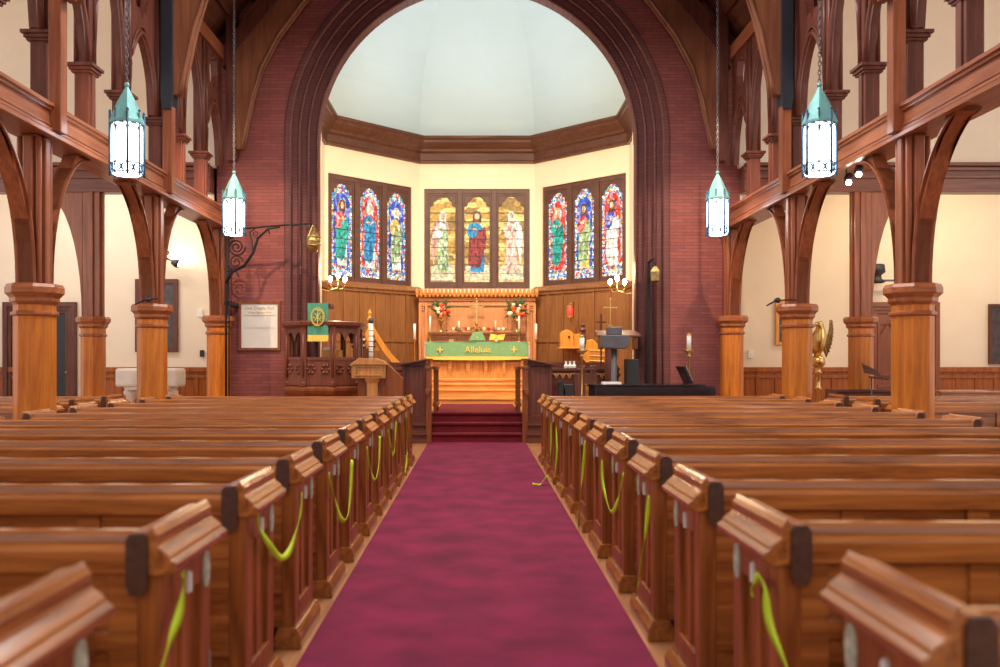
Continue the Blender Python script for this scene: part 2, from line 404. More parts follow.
# dome
g = G(); g.sm = False
K = 12; poly = [(-A3, WY+.75), (-A3, YF), (-A1, YB), (A1, YB), (A3, YF), (A3, WY+.75)]; YCn = YB-A3
rings = []
for i in range(K+1):
    a = PI/2*i/K; c = math.cos(a); z = 7.24+4.1*math.sin(a)
    rings.append([(x*c, (YCn+(y-YCn)*c) if y > WY+1 else y, z) for x, y in poly])
vs = [p for r in rings for p in r]; n = 6
g.add(vs, [(i*n+j, i*n+j+1, (i+1)*n+j+1, (i+1)*n+j) for i in range(K) for j in range(n-1)])
st(g.build('ceiling_apse', DOME), 'pale blue grey faceted half dome over the apse')
# cornice, swept along the apse
def sweep(g, prof, pts):
    """prof: (inset, z); pts: wall polyline (plan). inset measured towards the apse centre"""
    rows = []
    for i, p in enumerate(pts):
        P = Vector(p)
        d0 = (P-Vector(pts[i-1])).normalized() if i else (Vector(pts[1])-P).normalized()
        d1 = (Vector(pts[i+1])-P).normalized() if i < len(pts)-1 else d0
        n0 = Vector((d0.y, -d0.x)); n1 = Vector((d1.y, -d1.x)); nn = (n0+n1).normalized(); k = 1/max(.3, nn.dot(n0))
        rows.append([(P.x+nn.x*k*o, P.y+nn.y*k*o, z) for o, z in prof])
    m = len(prof); vs = [q for r in rows for q in r]
    fs = [(i*m+j, i*m+(j+1) % m, (i+1)*m+(j+1) % m, (i+1)*m+j) for i in range(len(pts)-1) for j in range(m)]
    fs += [tuple(range(m)), tuple(range((len(pts)-1)*m, len(pts)*m))]
    g.add(vs, fs)
WALLP = [(-A3, WY+.82), (-A3, YF), (-A1, YB), (A1, YB), (A3, YF), (A3, WY+.82)]
g = G()
sweep(g, [(o_, z_-.12) for o_, z_ in [(-.02, 6.74), (.07, 6.74), (.08, 6.80), (.06, 6.83), (.07, 7.0), (.13, 7.04), (.14, 7.10), (.22, 7.16), (.28, 7.24), (.29, 7.30), (.34, 7.34), (.34, 7.40), (-.02, 7.40)]], WALLP)
st(g.build('trim_3', CORN, bevel=.006), 'dark oak crown cornice running round the apse')
# apse wainscot, each facet
def wains(name, M, L, u0=0, boards=6):
    g = G()
    g.box(u0, L-u0, -.06, .0, CZ, 3.28, M)
    for i in range(boards+1):
        u = u0+.02+(L-2*u0-.04)*i/boards; g.box(u-.022, u+.022, -.085, -.055, CZ, 3.26, M)
    for z in (.62, 1.95): g.box(u0, L-u0, -.09, -.055, z, z+.09, M)
    g.box(u0, L-u0, -.10, -.05, 3.18, 3.30, M)
    g.prism([(-.14, 3.26), (-.14, 3.30), (.02, 3.42), (.02, 3.26)], 'x', u0, L-u0, M)
    return st(g.build(name, APW, bevel=.006))
wains('baseboard_apse_left', ML, 3.0); wains('baseboard_apse_right', MR, 3.0)
g = G()
for s in (-1, 1):
    a, b = sorted((s*(A3-.06), s*A3)); g.box(a, b, WY+.82, YF, CZ, 3.28)
    for i in range(7):
        y = WY+.9+i*.55; a, b = sorted((s*(A3-.09), s*(A3-.05))); g.box(a, b, y-.02, y+.02, CZ, 3.28)
    a, b = sorted((s*(A3-.1), s*(A3-.05))); g.box(a, b, WY+.82, YF, 3.18, 3.3)
st(g.build('baseboard_chancel_side', APW))

# ---- stained glass windows
B1 = srgb(52, 96, 200); B2 = srgb(120, 168, 226); RD = srgb(206, 58, 66); WH = srgb(226, 226, 226); LB = srgb(160, 205, 220); GD = srgb(214, 176, 96); TL = srgb(70, 170, 170); PU = srgb(120, 96, 170)
GL_BLUE = sglass('jewel_glass_blue', [B1, WH, B2, RD, LB, PU, B1, GD], 16, .85)
GL_RED = sglass('jewel_glass_red', [LB, RD, WH, B2, PU, RD, WH, TL], 16)
GL_PAT = sglass('border_glass', [WH, LB, RD, WH, B2, GD, B1, TL], 20, .85, .05)
GL_GOLD = sglass('opal_gold_glass', [srgb(190, 156, 84), srgb(134, 108, 56), srgb(216, 186, 116), srgb(166, 132, 64)], 3.2, .85, .006, (1, 1, 2.6))
GL_GROUND = sglass('opal_ground_glass', [srgb(190, 176, 140), srgb(160, 160, 140), srgb(206, 196, 170)], 9, .95, .012, (1, 1, 2))
def sg(nm, c, s=.85, lead=.02, sc=9):
    if nm in ('glass_crimson', 'glass_blue', 'glass_hair', 'glass_teal'): return sglass(nm, [c, tuple(x*.55 for x in c), tuple(x*1.2 for x in c), c], sc, s, lead, (2.2, 1, 1))
    return sglass(nm, [c, tuple(min(1, x*.6+.32) for x in c), tuple(x*.5 for x in c), tuple(x*.85 for x in c), tuple(min(1, x*.8+.12) for x in c)], sc, s, lead, (2.2, 1, 1))
S_DRED = sg('glass_crimson', srgb(134, 52, 50)); S_RED = sg('glass_red', srgb(210, 56, 48)); S_BLUE = sg('glass_blue', srgb(44, 128, 178)); S_DB = sg('glass_deep_blue', srgb(50, 84, 190))
S_WHT = sg('glass_white', srgb(222, 226, 220)); S_GRN = sg('glass_green', srgb(140, 170, 120)); S_TEAL = sg('glass_teal', srgb(40, 150, 140)); S_PINK = sg('glass_pink', srgb(222, 176, 160))
S_SKIN = sg('glass_skin', srgb(206, 160, 124)); S_GOLD = sg('glass_gold', srgb(220, 178, 80)); S_HAIR = sg('glass_hair', srgb(110, 70, 46)); S_MAUV = sg('glass_mauve', srgb(184, 140, 130))
LEADM = mat('lead_came', (.03, .028, .03), .5)
GM = [GL_BLUE, GL_RED, GL_PAT, GL_GOLD, GL_GROUND, S_DRED, S_RED, S_BLUE, S_DB, S_WHT, S_GRN, S_TEAL, S_PINK, S_SKIN, S_GOLD, S_HAIR, S_MAUV, LEADM]
GI = {m.name: i for i, m in enumerate(GM)}
def robed(fig):
    """polygons of one standing robed figure in a unit box: list of (material, points)"""
    robe, cloak, shawl, hair, halo, wing, dx = fig
    E = lambda cx, cy, rx, ry, n=14: [(cx+rx*math.cos(2*PI*i/n), cy+ry*math.sin(2*PI*i/n)) for i in range(n)]
    out = []
    if wing:
        k = 1 if dx >= 0 else -1
        out.append((wing, [(.5+k*.06, .62), (.5+k*.14, .70), (.5+k*.26, .67), (.5+k*.34, .52), (.5+k*.33, .30), (.5+k*.26, .16), (.5+k*.20, .34), (.5+k*.12, .46)]))
        out.append((wing, [(.5-k*.02, .62), (.5-k*.12, .68), (.5-k*.18, .60), (.5-k*.14, .50), (.5-k*.06, .5)]))
    if halo: out.append((halo, E(.5, .73, .13, .052)))
    out.append((robe, [(.36, .10), (.34, .24), (.37, .42), (.36, .56), (.41, .63), (.5, .655), (.59, .63), (.65, .56), (.64, .42), (.67, .24), (.66, .09), (.58, .075), (.5, .09), (.42, .075)]))
    if cloak: out.append((cloak, [(.30, .16), (.31, .34), (.33, .50), (.31, .57), (.42, .52), (.60, .58), (.68, .62), (.72, .50), (.70, .40), (.64, .30), (.60, .18), (.50, .13), (.40, .15)]))
    if shawl: out.append((shawl, [(.30, .50), (.27, .57), (.33, .64), (.44, .665), (.56, .645), (.60, .60), (.52, .57), (.48, .50), (.38, .48)]))
    out.append(('glass_skin', [(.34, .585), (.40, .60), (.50, .585), (.52, .565), (.42, .565)]))
    out.append(('glass_skin', E(.40, .075, .05, .014, 8))); out.append(('glass_skin', E(.60, .075, .05, .014, 8)))
    out.append((hair, [(.41, .66), (.40, .73), (.43, .78), (.5, .795), (.57, .78), (.60, .73), (.59, .655), (.54, .67), (.46, .67)]))
    out.append(('glass_skin', E(.5, .73, .058, .038, 10)))
    return out
def lancet(M, u0, u1, z0, z1, back, ground, fig, border, sx=1.0):
    g = G(); W = u1-u0; Hh = z1-z0
    def pane(m, pts, lift, e=.006):
        g.m = GI[m]; g.prism([(u0+W*p[0], z0+Hh*p[1]) for p in pts], 'y', .10-lift-e, .10-lift, M)
    top = [(1, .90), (.93, .905), (.90, .94), (.80, .955), (.70, .985), (.5, 1.0), (.30, .985), (.20, .955), (.10, .94), (.07, .905), (0, .90)]
    pane(border, [(0, 0), (1, 0)]+top, 0)
    if back != border: pane(back, [(.12, .13), (.88, .13), (.88, .80), (.72, .875), (.5, .90), (.28, .875), (.12, .80)], .006)
    if ground: pane(ground, [(.04, .02), (.96, .02), (.96, .19), (.6, .23), (.04, .18)], .008)
    for k, (m, pts) in enumerate(robed(fig)):
        q = [(.5+(p[0]-.5)*sx, p[1]+.03) for p in pts]; pane(m, q, .012+.003*k)
    g.m = GI['lead_came']
    for k in range(1, 9): g.box(u0, u1, .060, .068, z0+Hh*k*.1, z0+Hh*k*.1+.006, M)
    return g
def window3(name, M, win, figs, label):
    u0, u1, z0, z1 = win
    t = bpy.data.objects.new(name, None); COL.objects.link(t); ORG[t.name] = (0, 0, 0); st(t, label)
    g = G(); L = u1-u0; fr = .10; mull = .13; lw = (L-2*fr-2*mull)/3
    yb0, yb1 = .04, .16
    g.box(u0, u0+fr, yb0, yb1, z0, z1, M); g.box(u1-fr, u1, yb0, yb1, z0, z1, M)
    g.box(u0, u1, yb0, yb1, z1-.12, z1, M); g.box(u0, u1, yb0, yb1, z0, z0+.13, M)
    cells = []
    for i in range(3):
        a = u0+fr+i*(lw+mull); b = a+lw; cells.append((a, b))
        if i < 2: g.box(b, b+mull, .02, yb1, z0, z1, M)
        zz0 = z0+.13; zz1 = z1-.12
        # inner frame and shouldered head in the corners
        g.box(a, a+.05, .06, .14, zz0, zz1, M); g.box(b-.05, b, .06, .14, zz0, zz1, M); g.box(a, b, .06, .14, zz0, zz0+.05, M); g.box(a, b, .06, .14, zz1-.05, zz1, M)
        A, Bb = a+.05, b-.05; W = Bb-A; Z = zz1-.05; Hh = Z-zz0-.05
        for sgn, X in ((1, A), (-1, Bb)):
            pts = [(0, .875), (.11, .88), (.14, .90), (.15, .93), (.24, .937), (.28, .96), (.36, .982), (.5, .99), (.5, 1.02), (0, 1.02)]
            g.prism([(X+sgn*W*p[0], zz0+.05+Hh*p[1]) for p in pts], 'y', .07, .13, M)
    g.build('window_frame', FRAME, t, bevel=.008)
    for (a, b), (back, ground, fig, border, sx) in zip(cells, figs):
        gg = lancet(M, a+.05, b-.05, z0+.18, z1-.17, back, ground, fig, border, sx)
        gg.build('stained_glass_light', GM, t)
    g = G(); g.prism([(.02, z0), (.20, z0), (.20, z0+.03), (.04, z0+.03)], 'x', u0, u1, M); g.build('window_sill', FRAME, t)
    # opaque dark panel behind the glass closes the opening
    g = G(); g.box(u0, u1, .2, .3, z0, z1, M); g.build('outer_backing', FRAME, t)
    return t
jb, jr, bd = 'jewel_glass_blue', 'jewel_glass_red', 'border_glass'
window3('window_1', ML, (.10, 2.74, WZ0, WZ1), [
    ('glass_deep_blue', None, ('glass_white', 'glass_teal', 'glass_red', 'glass_hair', 'glass_gold', None, 0), bd, 1.5),
    ('glass_red', None, ('glass_white', 'glass_blue', 'glass_blue', 'glass_white', 'glass_teal', None, 0), bd, 1.5),
    ('glass_deep_blue', None, ('glass_white', 'glass_green', 'glass_gold', 'glass_white', 'glass_gold', None, 0), bd, 1.5)],
    'left apse window of three jewel coloured lights with robed figures')
window3('window_2', MB, (.12, 2.88, WZ0, WZ1), [
    ('opal_gold_glass', 'opal_ground_glass', ('glass_green', None, 'glass_white', 'glass_white', None, 'glass_mauve', -1), 'opal_gold_glass', 1.35),
    ('opal_gold_glass', 'opal_ground_glass', ('glass_blue', 'glass_crimson', 'glass_blue', 'glass_hair', None, None, 0), 'opal_gold_glass', 1.75),
    ('opal_gold_glass', 'opal_ground_glass', ('glass_pink', None, 'glass_pink', 'glass_white', None, 'glass_white', 1), 'opal_gold_glass', 1.35)],
    'centre apse window of three golden lights, crimson robed figure between angels')
window3('window_3', MR, (.26, 2.90, WZ0, WZ1), [
    ('glass_red', None, ('glass_red', 'glass_teal', 'glass_teal', 'glass_skin', 'glass_white', None, 0), bd, 1.5),
    ('glass_deep_blue', None, ('glass_gold', 'glass_green', 'glass_red', 'glass_hair', 'glass_blue', None, 0), bd, 1.5),
    ('glass_red', None, ('glass_white', 'glass_white', 'glass_deep_blue', 'glass_hair', 'glass_blue', None, 0), bd, 1.5)],
    'right apse window of three jewel coloured lights with robed figures')

# ---- transept walls, doors, wainscot, frontal beams
for s, nm in ((-1, 'left'), (1, 'right')):
    a, b = sorted((s*4.9, s*12.2))
    st(G().box(a, b, 20.0, 20.2, 0, 8).build('wall_transept_'+nm, PLAS), 'plaster end wall of the %s transept' % nm)
    st(G().box(a, b, 16.86, 17.0, 5.1, 9.5).build('wall_upper_'+nm, PLAS), 'plaster wall above the %s transept beam' % nm)
    st(G().box(s*4.9 if s > 0 else -5.0, 5.0 if s > 0 else -4.9, WY, 20, 0, 9).build('wall_return_'+nm, PLAS))
    g = G(); a2, b2 = sorted((s*4.95, s*12))
    g.box(a2, b2, 16.66, 17.0, 4.62, 5.12)
    for z, y in ((4.60, 16.60), (4.86, 16.62), (5.0, 16.60), (5.08, 16.56)): g.box(a2, b2, y, 16.7, z, z+.06)
    st(g.build('trim_beam_'+nm, TIM_X, bevel=.01), 'horizontal moulded beam across the %s transept' % nm)
    g = G()
    door = (8.62, 10.22)
    for (p, q) in ((4.95, door[0]), (door[1], 12)):
        a3, b3 = sorted((s*p, s*q))
        g.box(a3, b3, 19.95, 20, 0, 1.26); g.box(a3, b3, 19.9, 20, 1.24, 1.34); g.box(a3, b3, 19.92, 20, 1.1, 1.16); g.box(a3, b3, 19.92, 20, 0, .16)
        x = p
        while x < q-.1:
            xx = s*x; g.box(xx-.03, xx+.03, 19.925, 19.96, .16, 1.2); x += .42
    st(g.build('baseboard_'+nm, WAINS, bevel=.006), 'vertical panelled oak wainscot on the %s transept wall' % nm)
    d = bpy.data.objects.new('door_1' if s < 0 else 'door_2', None); COL.objects.link(d); ORG[d.name] = (0, 0, 0)
    st(d, 'dark framed doorway in the left transept' if s < 0 else 'panelled oak door in the right transept')
    g = G(); x0, x1 = (door[0], door[1]) if s > 0 else (-10.48, -8.88)
    for k, (w_, yy) in enumerate(((.10, 19.86), (.17, 19.9), (.24, 19.94))):
        g.box(x0, x0+w_, yy, 20, 0, 2.78); g.box(x1-w_, x1, yy, 20, 0, 2.78); g.box(x0, x1, yy, 20, 2.78-w_, 2.78)
    g.build('door_frame', DOORW if s > 0 else DARKZ, d, bevel=.006)
    g = G(); g.box(x0+.2, x1-.2, 19.97, 19.995, 0, 2.6)
    if s > 0:
        for (pa, pb) in ((x0+.26, x0+.74), (x1-.74, x1-.26)):
            for (za, zb) in ((.15, .95), (1.15, 2.35)):
                for (e0, e1, f0, f1) in ((pa, pb, za, za+.05), (pa, pb, zb-.05, zb), (pa, pa+.05, za, zb), (pb-.05, pb, za, zb)): g.box(e0, e1, 19.945, 19.98, f0, f1)
            g.tube([(pa, 19.955, 1.95), ((pa+pb)/2, 19.955, 2.35), (pb, 19.955, 1.95)], .02, 4)
        g.build('door_leaf', DOORW, d)
        G().ball((9.42, 19.93, 1.2), .03).build('door_handle', BRASS, d)
    else:
        g.build('door_leaf', BLKM, d)
        G().ball((-9.1, 19.93, 1.22), .025).build('door_handle', BRASS, d)
# picture / things come later

# ================================================================ ARCADE
def column(Y, s, label):
    t = thing('column', label, 'column', (s*(XA if s < 0 else 4.73), Y, 0), 'octagonal oak columns of the arcade')
    r8 = PI/8
    g = G(); g.lathe([(.27, 0), (.27, .18), (.216, .24), (.216, 2.02), (.216, 2.12)], (0, 0, 0), 8, rot=r8); g.build('shaft', COLW, t, bevel=.008, local=True)
    g = G(); g.lathe([(.216, 1.97), (.242, 1.985), (.242, 2.015), (.216, 2.03)], (0, 0, 0), 8, rot=r8)
    g.lathe([(.216, 2.09), (.23, 2.11), (.25, 2.13), (.25, 2.17), (.275, 2.20), (.298, 2.22), (.298, 2.28), (.275, 2.32)], (0, 0, 0), 8, rot=r8)
    g.build('capital', CAPW, t, bevel=.006, local=True)
    g = G(); g.box(-.10, .10, -.12, .12, 2.32, 3.93)
    for (x, y) in ((-.10, -.12), (.10, -.12), (-.10, .12), (.10, .12)): g.tube([(x, y, 2.32), (x, y, 3.9)], .034, 8)
    g.box(-.05, .05, -.16, .16, 2.32, 3.9); g.box(-.145, .145, -.05, .05, 2.32, 3.9)
    g.build('upper_post', TIM_Z, t, bevel=.012, local=True)
    for d in (-1, 1):
        if d == 1 and Y > 16: continue
        if d == -1 and Y < 7: continue
        n = 12
        inner = [(d*(.20+.98*(1-math.cos(PI/2*i/n))), 2.32+1.60*math.sin(PI/2*i/n)) for i in range(n+1)]
        # outer edge: straight from the post to the beam
        outer = [(d*(.18 if i < 4 else .18+.66*(i-4)/(n-4)), (2.32+.16*i) if i < 4 else 2.80+1.12*(i-4)/(n-4)) for i in range(n+1)]
        g = G(); g.band(inner, outer, 'x', -.08, .08)
        inn2 = [(p[0]+d*.0, p[1]) for p in inner]
        mid = [(a[0]*.8+b[0]*.2, a[1]*.8+b[1]*.2) for a, b in zip(inner, outer)]
        g.band(inner, mid, 'x', -.11, .11)
        g.build('curved_brace', TIM_Z, t, bevel=.008, local=True)
    return t
cl = {(6.24, -1): 'left octagonal oak arcade column closest to camera', (6.24, 1): 'right octagonal oak arcade column closest to camera'}
names = {1: 'nearest of the three in view', 2: 'the middle one', 3: 'the far one against the brick wall'}
for s in (-1, 1):
    for i, Y in enumerate(YC):
        if i == 0: continue
        column(Y, s, 'octagonal oak column of the %s arcade, %s' % ('left' if s < 0 else 'right', names[i]))
# aisle piers in the plane of the chancel wall
for s in (-1, 1):
    t = thing('pier', 'octagonal oak pier at the transept opening, %s aisle' % ('left' if s < 0 else 'right'), 'column', (s*7.13, 16.72, 0), 'transept piers')
    g = G(); g.lathe([(.25, 0), (.22, .2), (.22, 2.0), (.22, 2.1)], (0, 0, 0), 8, rot=PI/8); g.build('shaft', COLW, t, bevel=.008, local=True)
    g = G(); g.lathe([(.22, 1.93), (.245, 1.94), (.245, 1.97), (.22, 1.98)], (0, 0, 0), 8, rot=PI/8)
    g.lathe([(.22, 2.08), (.26, 2.12), (.26, 2.16), (.30, 2.2), (.31, 2.26), (.28, 2.3)], (0, 0, 0), 8, rot=PI/8); g.build('capital', CAPW, t, bevel=.006, local=True)
    g = G(); g.box(-.16, .16, -.1, .1, 2.3, 4.62)
    g.box(-.2, -.1, -.04, .04, 2.3, 4.6); g.box(.1, .2, -.04, .04, 2.3, 4.6); g.box(-.05, .05, -.14, .14, 2.3, 4.6); g.build('upper_post', TIM_Z, t, bevel=.01, local=True)
    n = 10
    inner = [(s*(.18+.75*(1-math.cos(PI/2*i/n))), 2.3+2.32*math.sin(PI/2*i/n)) for i in range(n+1)]
    outer = [(s*(.16), 2.3+2.32*i/n) for i in range(n+1)]
    g = G(); g.band(inner, outer, 'y', -.09, .09); g.build('curved_brace', TIM_Z, t, bevel=.01, local=True)
# longitudinal beam
for s in (-1, 1):
    g = G()
    def b(x0, x1, z0, z1):
        a, c = sorted((s*x0, s*x1)); g.box(a, c, 2.5, WY-.002, z0, z1)
    b(4.60, 5.02, 3.93, 4.22); b(4.54, 4.62, 3.90, 3.95); b(4.565, 4.62, 3.965, 4.0); b(4.585, 4.62, 4.02, 4.04)
    b(4.55, 5.06, 4.22, 4.26); b(4.575, 4.62, 4.185, 4.225)
    o = g.build('arcade_beam', TIM_Y, bevel=.008)
    tag(o, 'long moulded oak beam on top of the %s arcade columns' % ('left' if s < 0 else 'right'), 'beam')
# triforium
SUB = [8.75, 11.0, 12.12, 14.42, 15.6]
def triforium(s):
    side = 'left' if s < 0 else 'right'
    xm = s*4.79
    for Y in SUB+[9.92, 13.45]:
        nm = {8.75: 'at the picture edge', 9.92: 'behind the nearest roof post', 11.0: 'in the wide bay, nearer of its two', 12.12: 'in the wide bay, farther of its two', 13.45: 'behind the middle roof post', 14.42: 'in the last bay, nearer of its two', 15.6: 'in the last bay, farther of its two'}[Y]
        t = thing('gallery_post', 'oak post on %s gallery beam, %s' % (side, nm), 'post', (xm, Y, 4.26), 'gallery posts')
        g = G(); g.box(-.09, .09, -.10, .10, 0, .78); g.box(-.11, .11, -.045, .045, 0, .78); g.build('lower_shaft', GAL_Z, t, bevel=.01, local=True)
        g = G(); g.box(-.12, .12, -.13, .13, .72, .75); g.box(-.14, .14, -.15, .15, .75, .79); g.box(-.165, .165, -.175, .175, .79, .83); g.build('capital', GAL_Z, t, bevel=.008, local=True)
        g = G(); g.box(-.07, .07, -.08, .08, .83, 2.79)
        for k in (-1, 1): g.tube([(k*.075, -.085, .83), (k*.075, -.085, 2.78)], .028, 8); g.tube([(k*.075, .085, .83), (k*.075, .085, 2.78)], .028, 8)
        g.build('upper_shaft', GAL_Z, t, local=True)
    # tracery panels: lancets with cusped openings above
    bays = [(5.2, 6.24, 0), (6.24, 7.5, 0), (7.5, 8.75, 1), (8.75, 9.80, 0), (9.80, 11.0, 0), (11.0, 12.12, 1), (12.12, 13.3, 0), (13.3, 14.42, 0), (14.42, 15.6, 1), (15.6, 16.72, 0)]
    for (a, b_, tall) in bays:
        g = G(); n = 16; ym = (a+b_)/2; hw = (b_-a)/2-.06
        ap = 6.75 if tall else 6.12
        zs = 5.1; top = 7.05
        Y_ = [ym-hw+2*hw*i/n for i in range(n+1)]
        def az(y):
            u = abs(y-ym)/hw; return zs+(ap-zs)*math.sqrt(max(0, 1-u**1.6)) if not tall else zs+(ap-zs)*math.sqrt(max(0, 1-u**1.5))
        x0, x1 = sorted((s*4.73, s*4.85))
        for i in range(n):
            y0, y1 = Y_[i], Y_[i+1]
            if tall: g.prism([(y0, az(y0)), (y1, az(y1)), (y1, top), (y0, top)], 'x', x0, x1)
            else:
                def tre(y):
                    u = abs(y-ym)/(hw*.5)
                    if u >= 1: return None
                    c = 6.68; h = .30*math.sqrt(1-u*u)+.07*math.cos(u*9); return (c-h, c+h)
                t0, t1 = tre(y0), tre(y1)
                if t0 or t1:
                    t0 = t0 or (6.68, 6.68); t1 = t1 or (6.68, 6.68)
                    g.prism([(y0, az(y0)), (y1, az(y1)), (y1, max(az(y1)+.02, t1[0])), (y0, max(az(y0)+.02, t0[0]))], 'x', x0, x1)
                    g.prism([(y0, t0[1]), (y1, t1[1]), (y1, top), (y0, top)], 'x', x0, x1)
                else: g.prism([(y0, az(y0)), (y1, az(y1)), (y1, top), (y0, top)], 'x', x0, x1)
        pts = [(s*4.72, y, az(y)-.01) for y in Y_]
        g.tube(pts, .035, 8); g.tube([(s*4.72, p[1]*.985+ym*.015, p[2]+.09) for p in pts], .018, 6)
        kind = 'tall lancet' if tall else 'lancet under cusped eye'
        idx = bays.index((a, b_, tall))
        where = ['', '', 'before the nearest roof post', 'just before the nearest roof post', 'just past the nearest roof post', 'midway along the wide bay', 'just before the middle roof post', 'just past the middle roof post', 'midway along the last bay', 'against the brick wall'][idx]
        if idx < 2: continue_build = False
        else:
            tag(g.build('tracery_panel', GAL_Z), 'oak tracery, %s, %s gallery, %s' % (kind, side, where), 'tracery', 'gallery tracery panels')
    g = G(); x0, x1 = sorted((s*4.68, s*5.1)); g.box(x0, x1, 2.5, WY-.002, 7.05, 7.3)
    st(g.build('trim_wall_plate_'+side, TIM_Y))
for s in (-1, 1): triforium(s)
# trusses
INN = [(4.36, 5.40), (4.33, 5.60), (4.28, 5.85), (4.17, 6.35), (4.0, 6.93), (3.68, 7.52), (3.25, 8.10), (2.7, 8.72), (2.0, 9.45), (1.1, 10.2), (0, 11.0)]
def truss(Y, lab, th=.24, wall=False, zb=5.34):
    t = thing('roof_truss', lab, 'roof truss', (0, Y, 0), 'arched roof trusses')
    for s in (-1, 1):
        g = G()
        out = []
        for x, z in INN: out.append((min(4.52, x+.10+.75*max(0, (z-5.5))/2) if z < 6.9 else min(4.52, (13.05-z-.25)/1.226+.0), z if z < 6.4 else z+.35))
        g.band([(s*p[0], p[1]) for p in INN], [(s*p[0], p[1]) for p in out], 'y', -th*.35, th*.35)
        g.build('arch_brace', BROWN, t, local=True)
        g = G(); g.tube([(s*p[0], -th*.3, p[1]) for p in INN], .035, 8); g.tube([(s*p[0], th*.3, p[1]) for p in INN], .035, 8)
        g.build('brace_moulding', BROWN, t, local=True)
        g = G()
        a, b_ = sorted((s*4.46, s*4.64))
        if not wall:
            g.box(a+.02 if s > 0 else a+.02, b_-.02, -.08, .08, 3.96, zb+.01)
            g.build('lower_wall_post', TIM_Z, t, bevel=.012, local=True)
            g = G()
        g.prism([(a+.03, zb-.16), (b_-.03, zb-.16), (b_, zb), (b_, 8), (a, 8), (a, zb)], 'y', -th/2, th/2)
        g.prism([(s*4.7, 6.9), (s*4.7, 7.3), (0, 13.15), (0, 12.6)], 'y', -th/2+.012, th/2-.012)
        g.build('principal_rafter', NAVY if not wall else DARKZ, t, bevel=.01, local=True)
    return t
truss(9.77, 'arched roof truss on the nearest pair of wall posts', zb=6.1)
truss(13.3, 'arched roof truss with dark posts over the middle columns')
truss(16.72, 'arched roof truss set against the brick chancel wall', wall=True)
# purlins and boards
g = G()
for s in (-1, 1):
    for x in (4.1, 3.2, 2.2, 1.1):
        z = 13.42-x*1.226
        g.box(s*x-.07, s*x+.07, -4, WY, z-.22, z)
    for k in range(14):
        x = 4.9-k*.34; z = 13.47-x*1.226; g.box(s*x-.012, s*x+.012, -4, WY, z-.05, z)
st(g.build('trim_roof_purlins', ROOFW), 'dark roof purlins and board joints')

# ================================================================ FLOOR COVERINGS, STEPS
o = G().box(-.88, .88, -3, 16.27, 0, .012).build('aisle_carpet', CARPET); tag(o, 'long crimson runner carpet down the centre aisle', 'carpet')
g = G()
for k, (y, z) in enumerate(((16.27, .17), (16.60, .34), (16.95, CZ+.012))):
    g.box(-.83, .83, y, (16.60, 16.95, 17.25)[k], 0, z)
    g.box(-.83, .83, y-.025, y+.02, z-.035, z)
o = g.build('chancel_steps', CARPR, bevel=.008); st(o, 'three carpeted steps up to the chancel'); o.name = 'floor_chancel_steps'
o = G().box(-.80, .80, 17.25, 20.3, CZ, CZ+.012).build('chancel_carpet', CARPR); tag(o, 'dark red carpet on the chancel floor before the altar', 'carpet')
g = G()
for s in (-1, 1):
    a, b_ = sorted((s*.84, s*3.0)); g.box(a, b_, 16.45, WY+.02, 0, CZ)
st(g.build('floor_stall_platform', DARKX), 'raised wooden platform under the choir stalls')
g = G()
for k, (y, z0, z1) in enumerate(((20.35, .5, .64), (20.75, .64, .82), (21.15, .82, .95), (21.5, .95, 1.05))):
    g.box(-1.55-.0*k, 1.55, y, 23.4, z0, z1); g.box(-1.57, 1.57, y-.03, y+.03, z1-.04, z1)
st(g.build('floor_altar_steps', ALTX, bevel=.006), 'polished wooden steps of the altar platform')

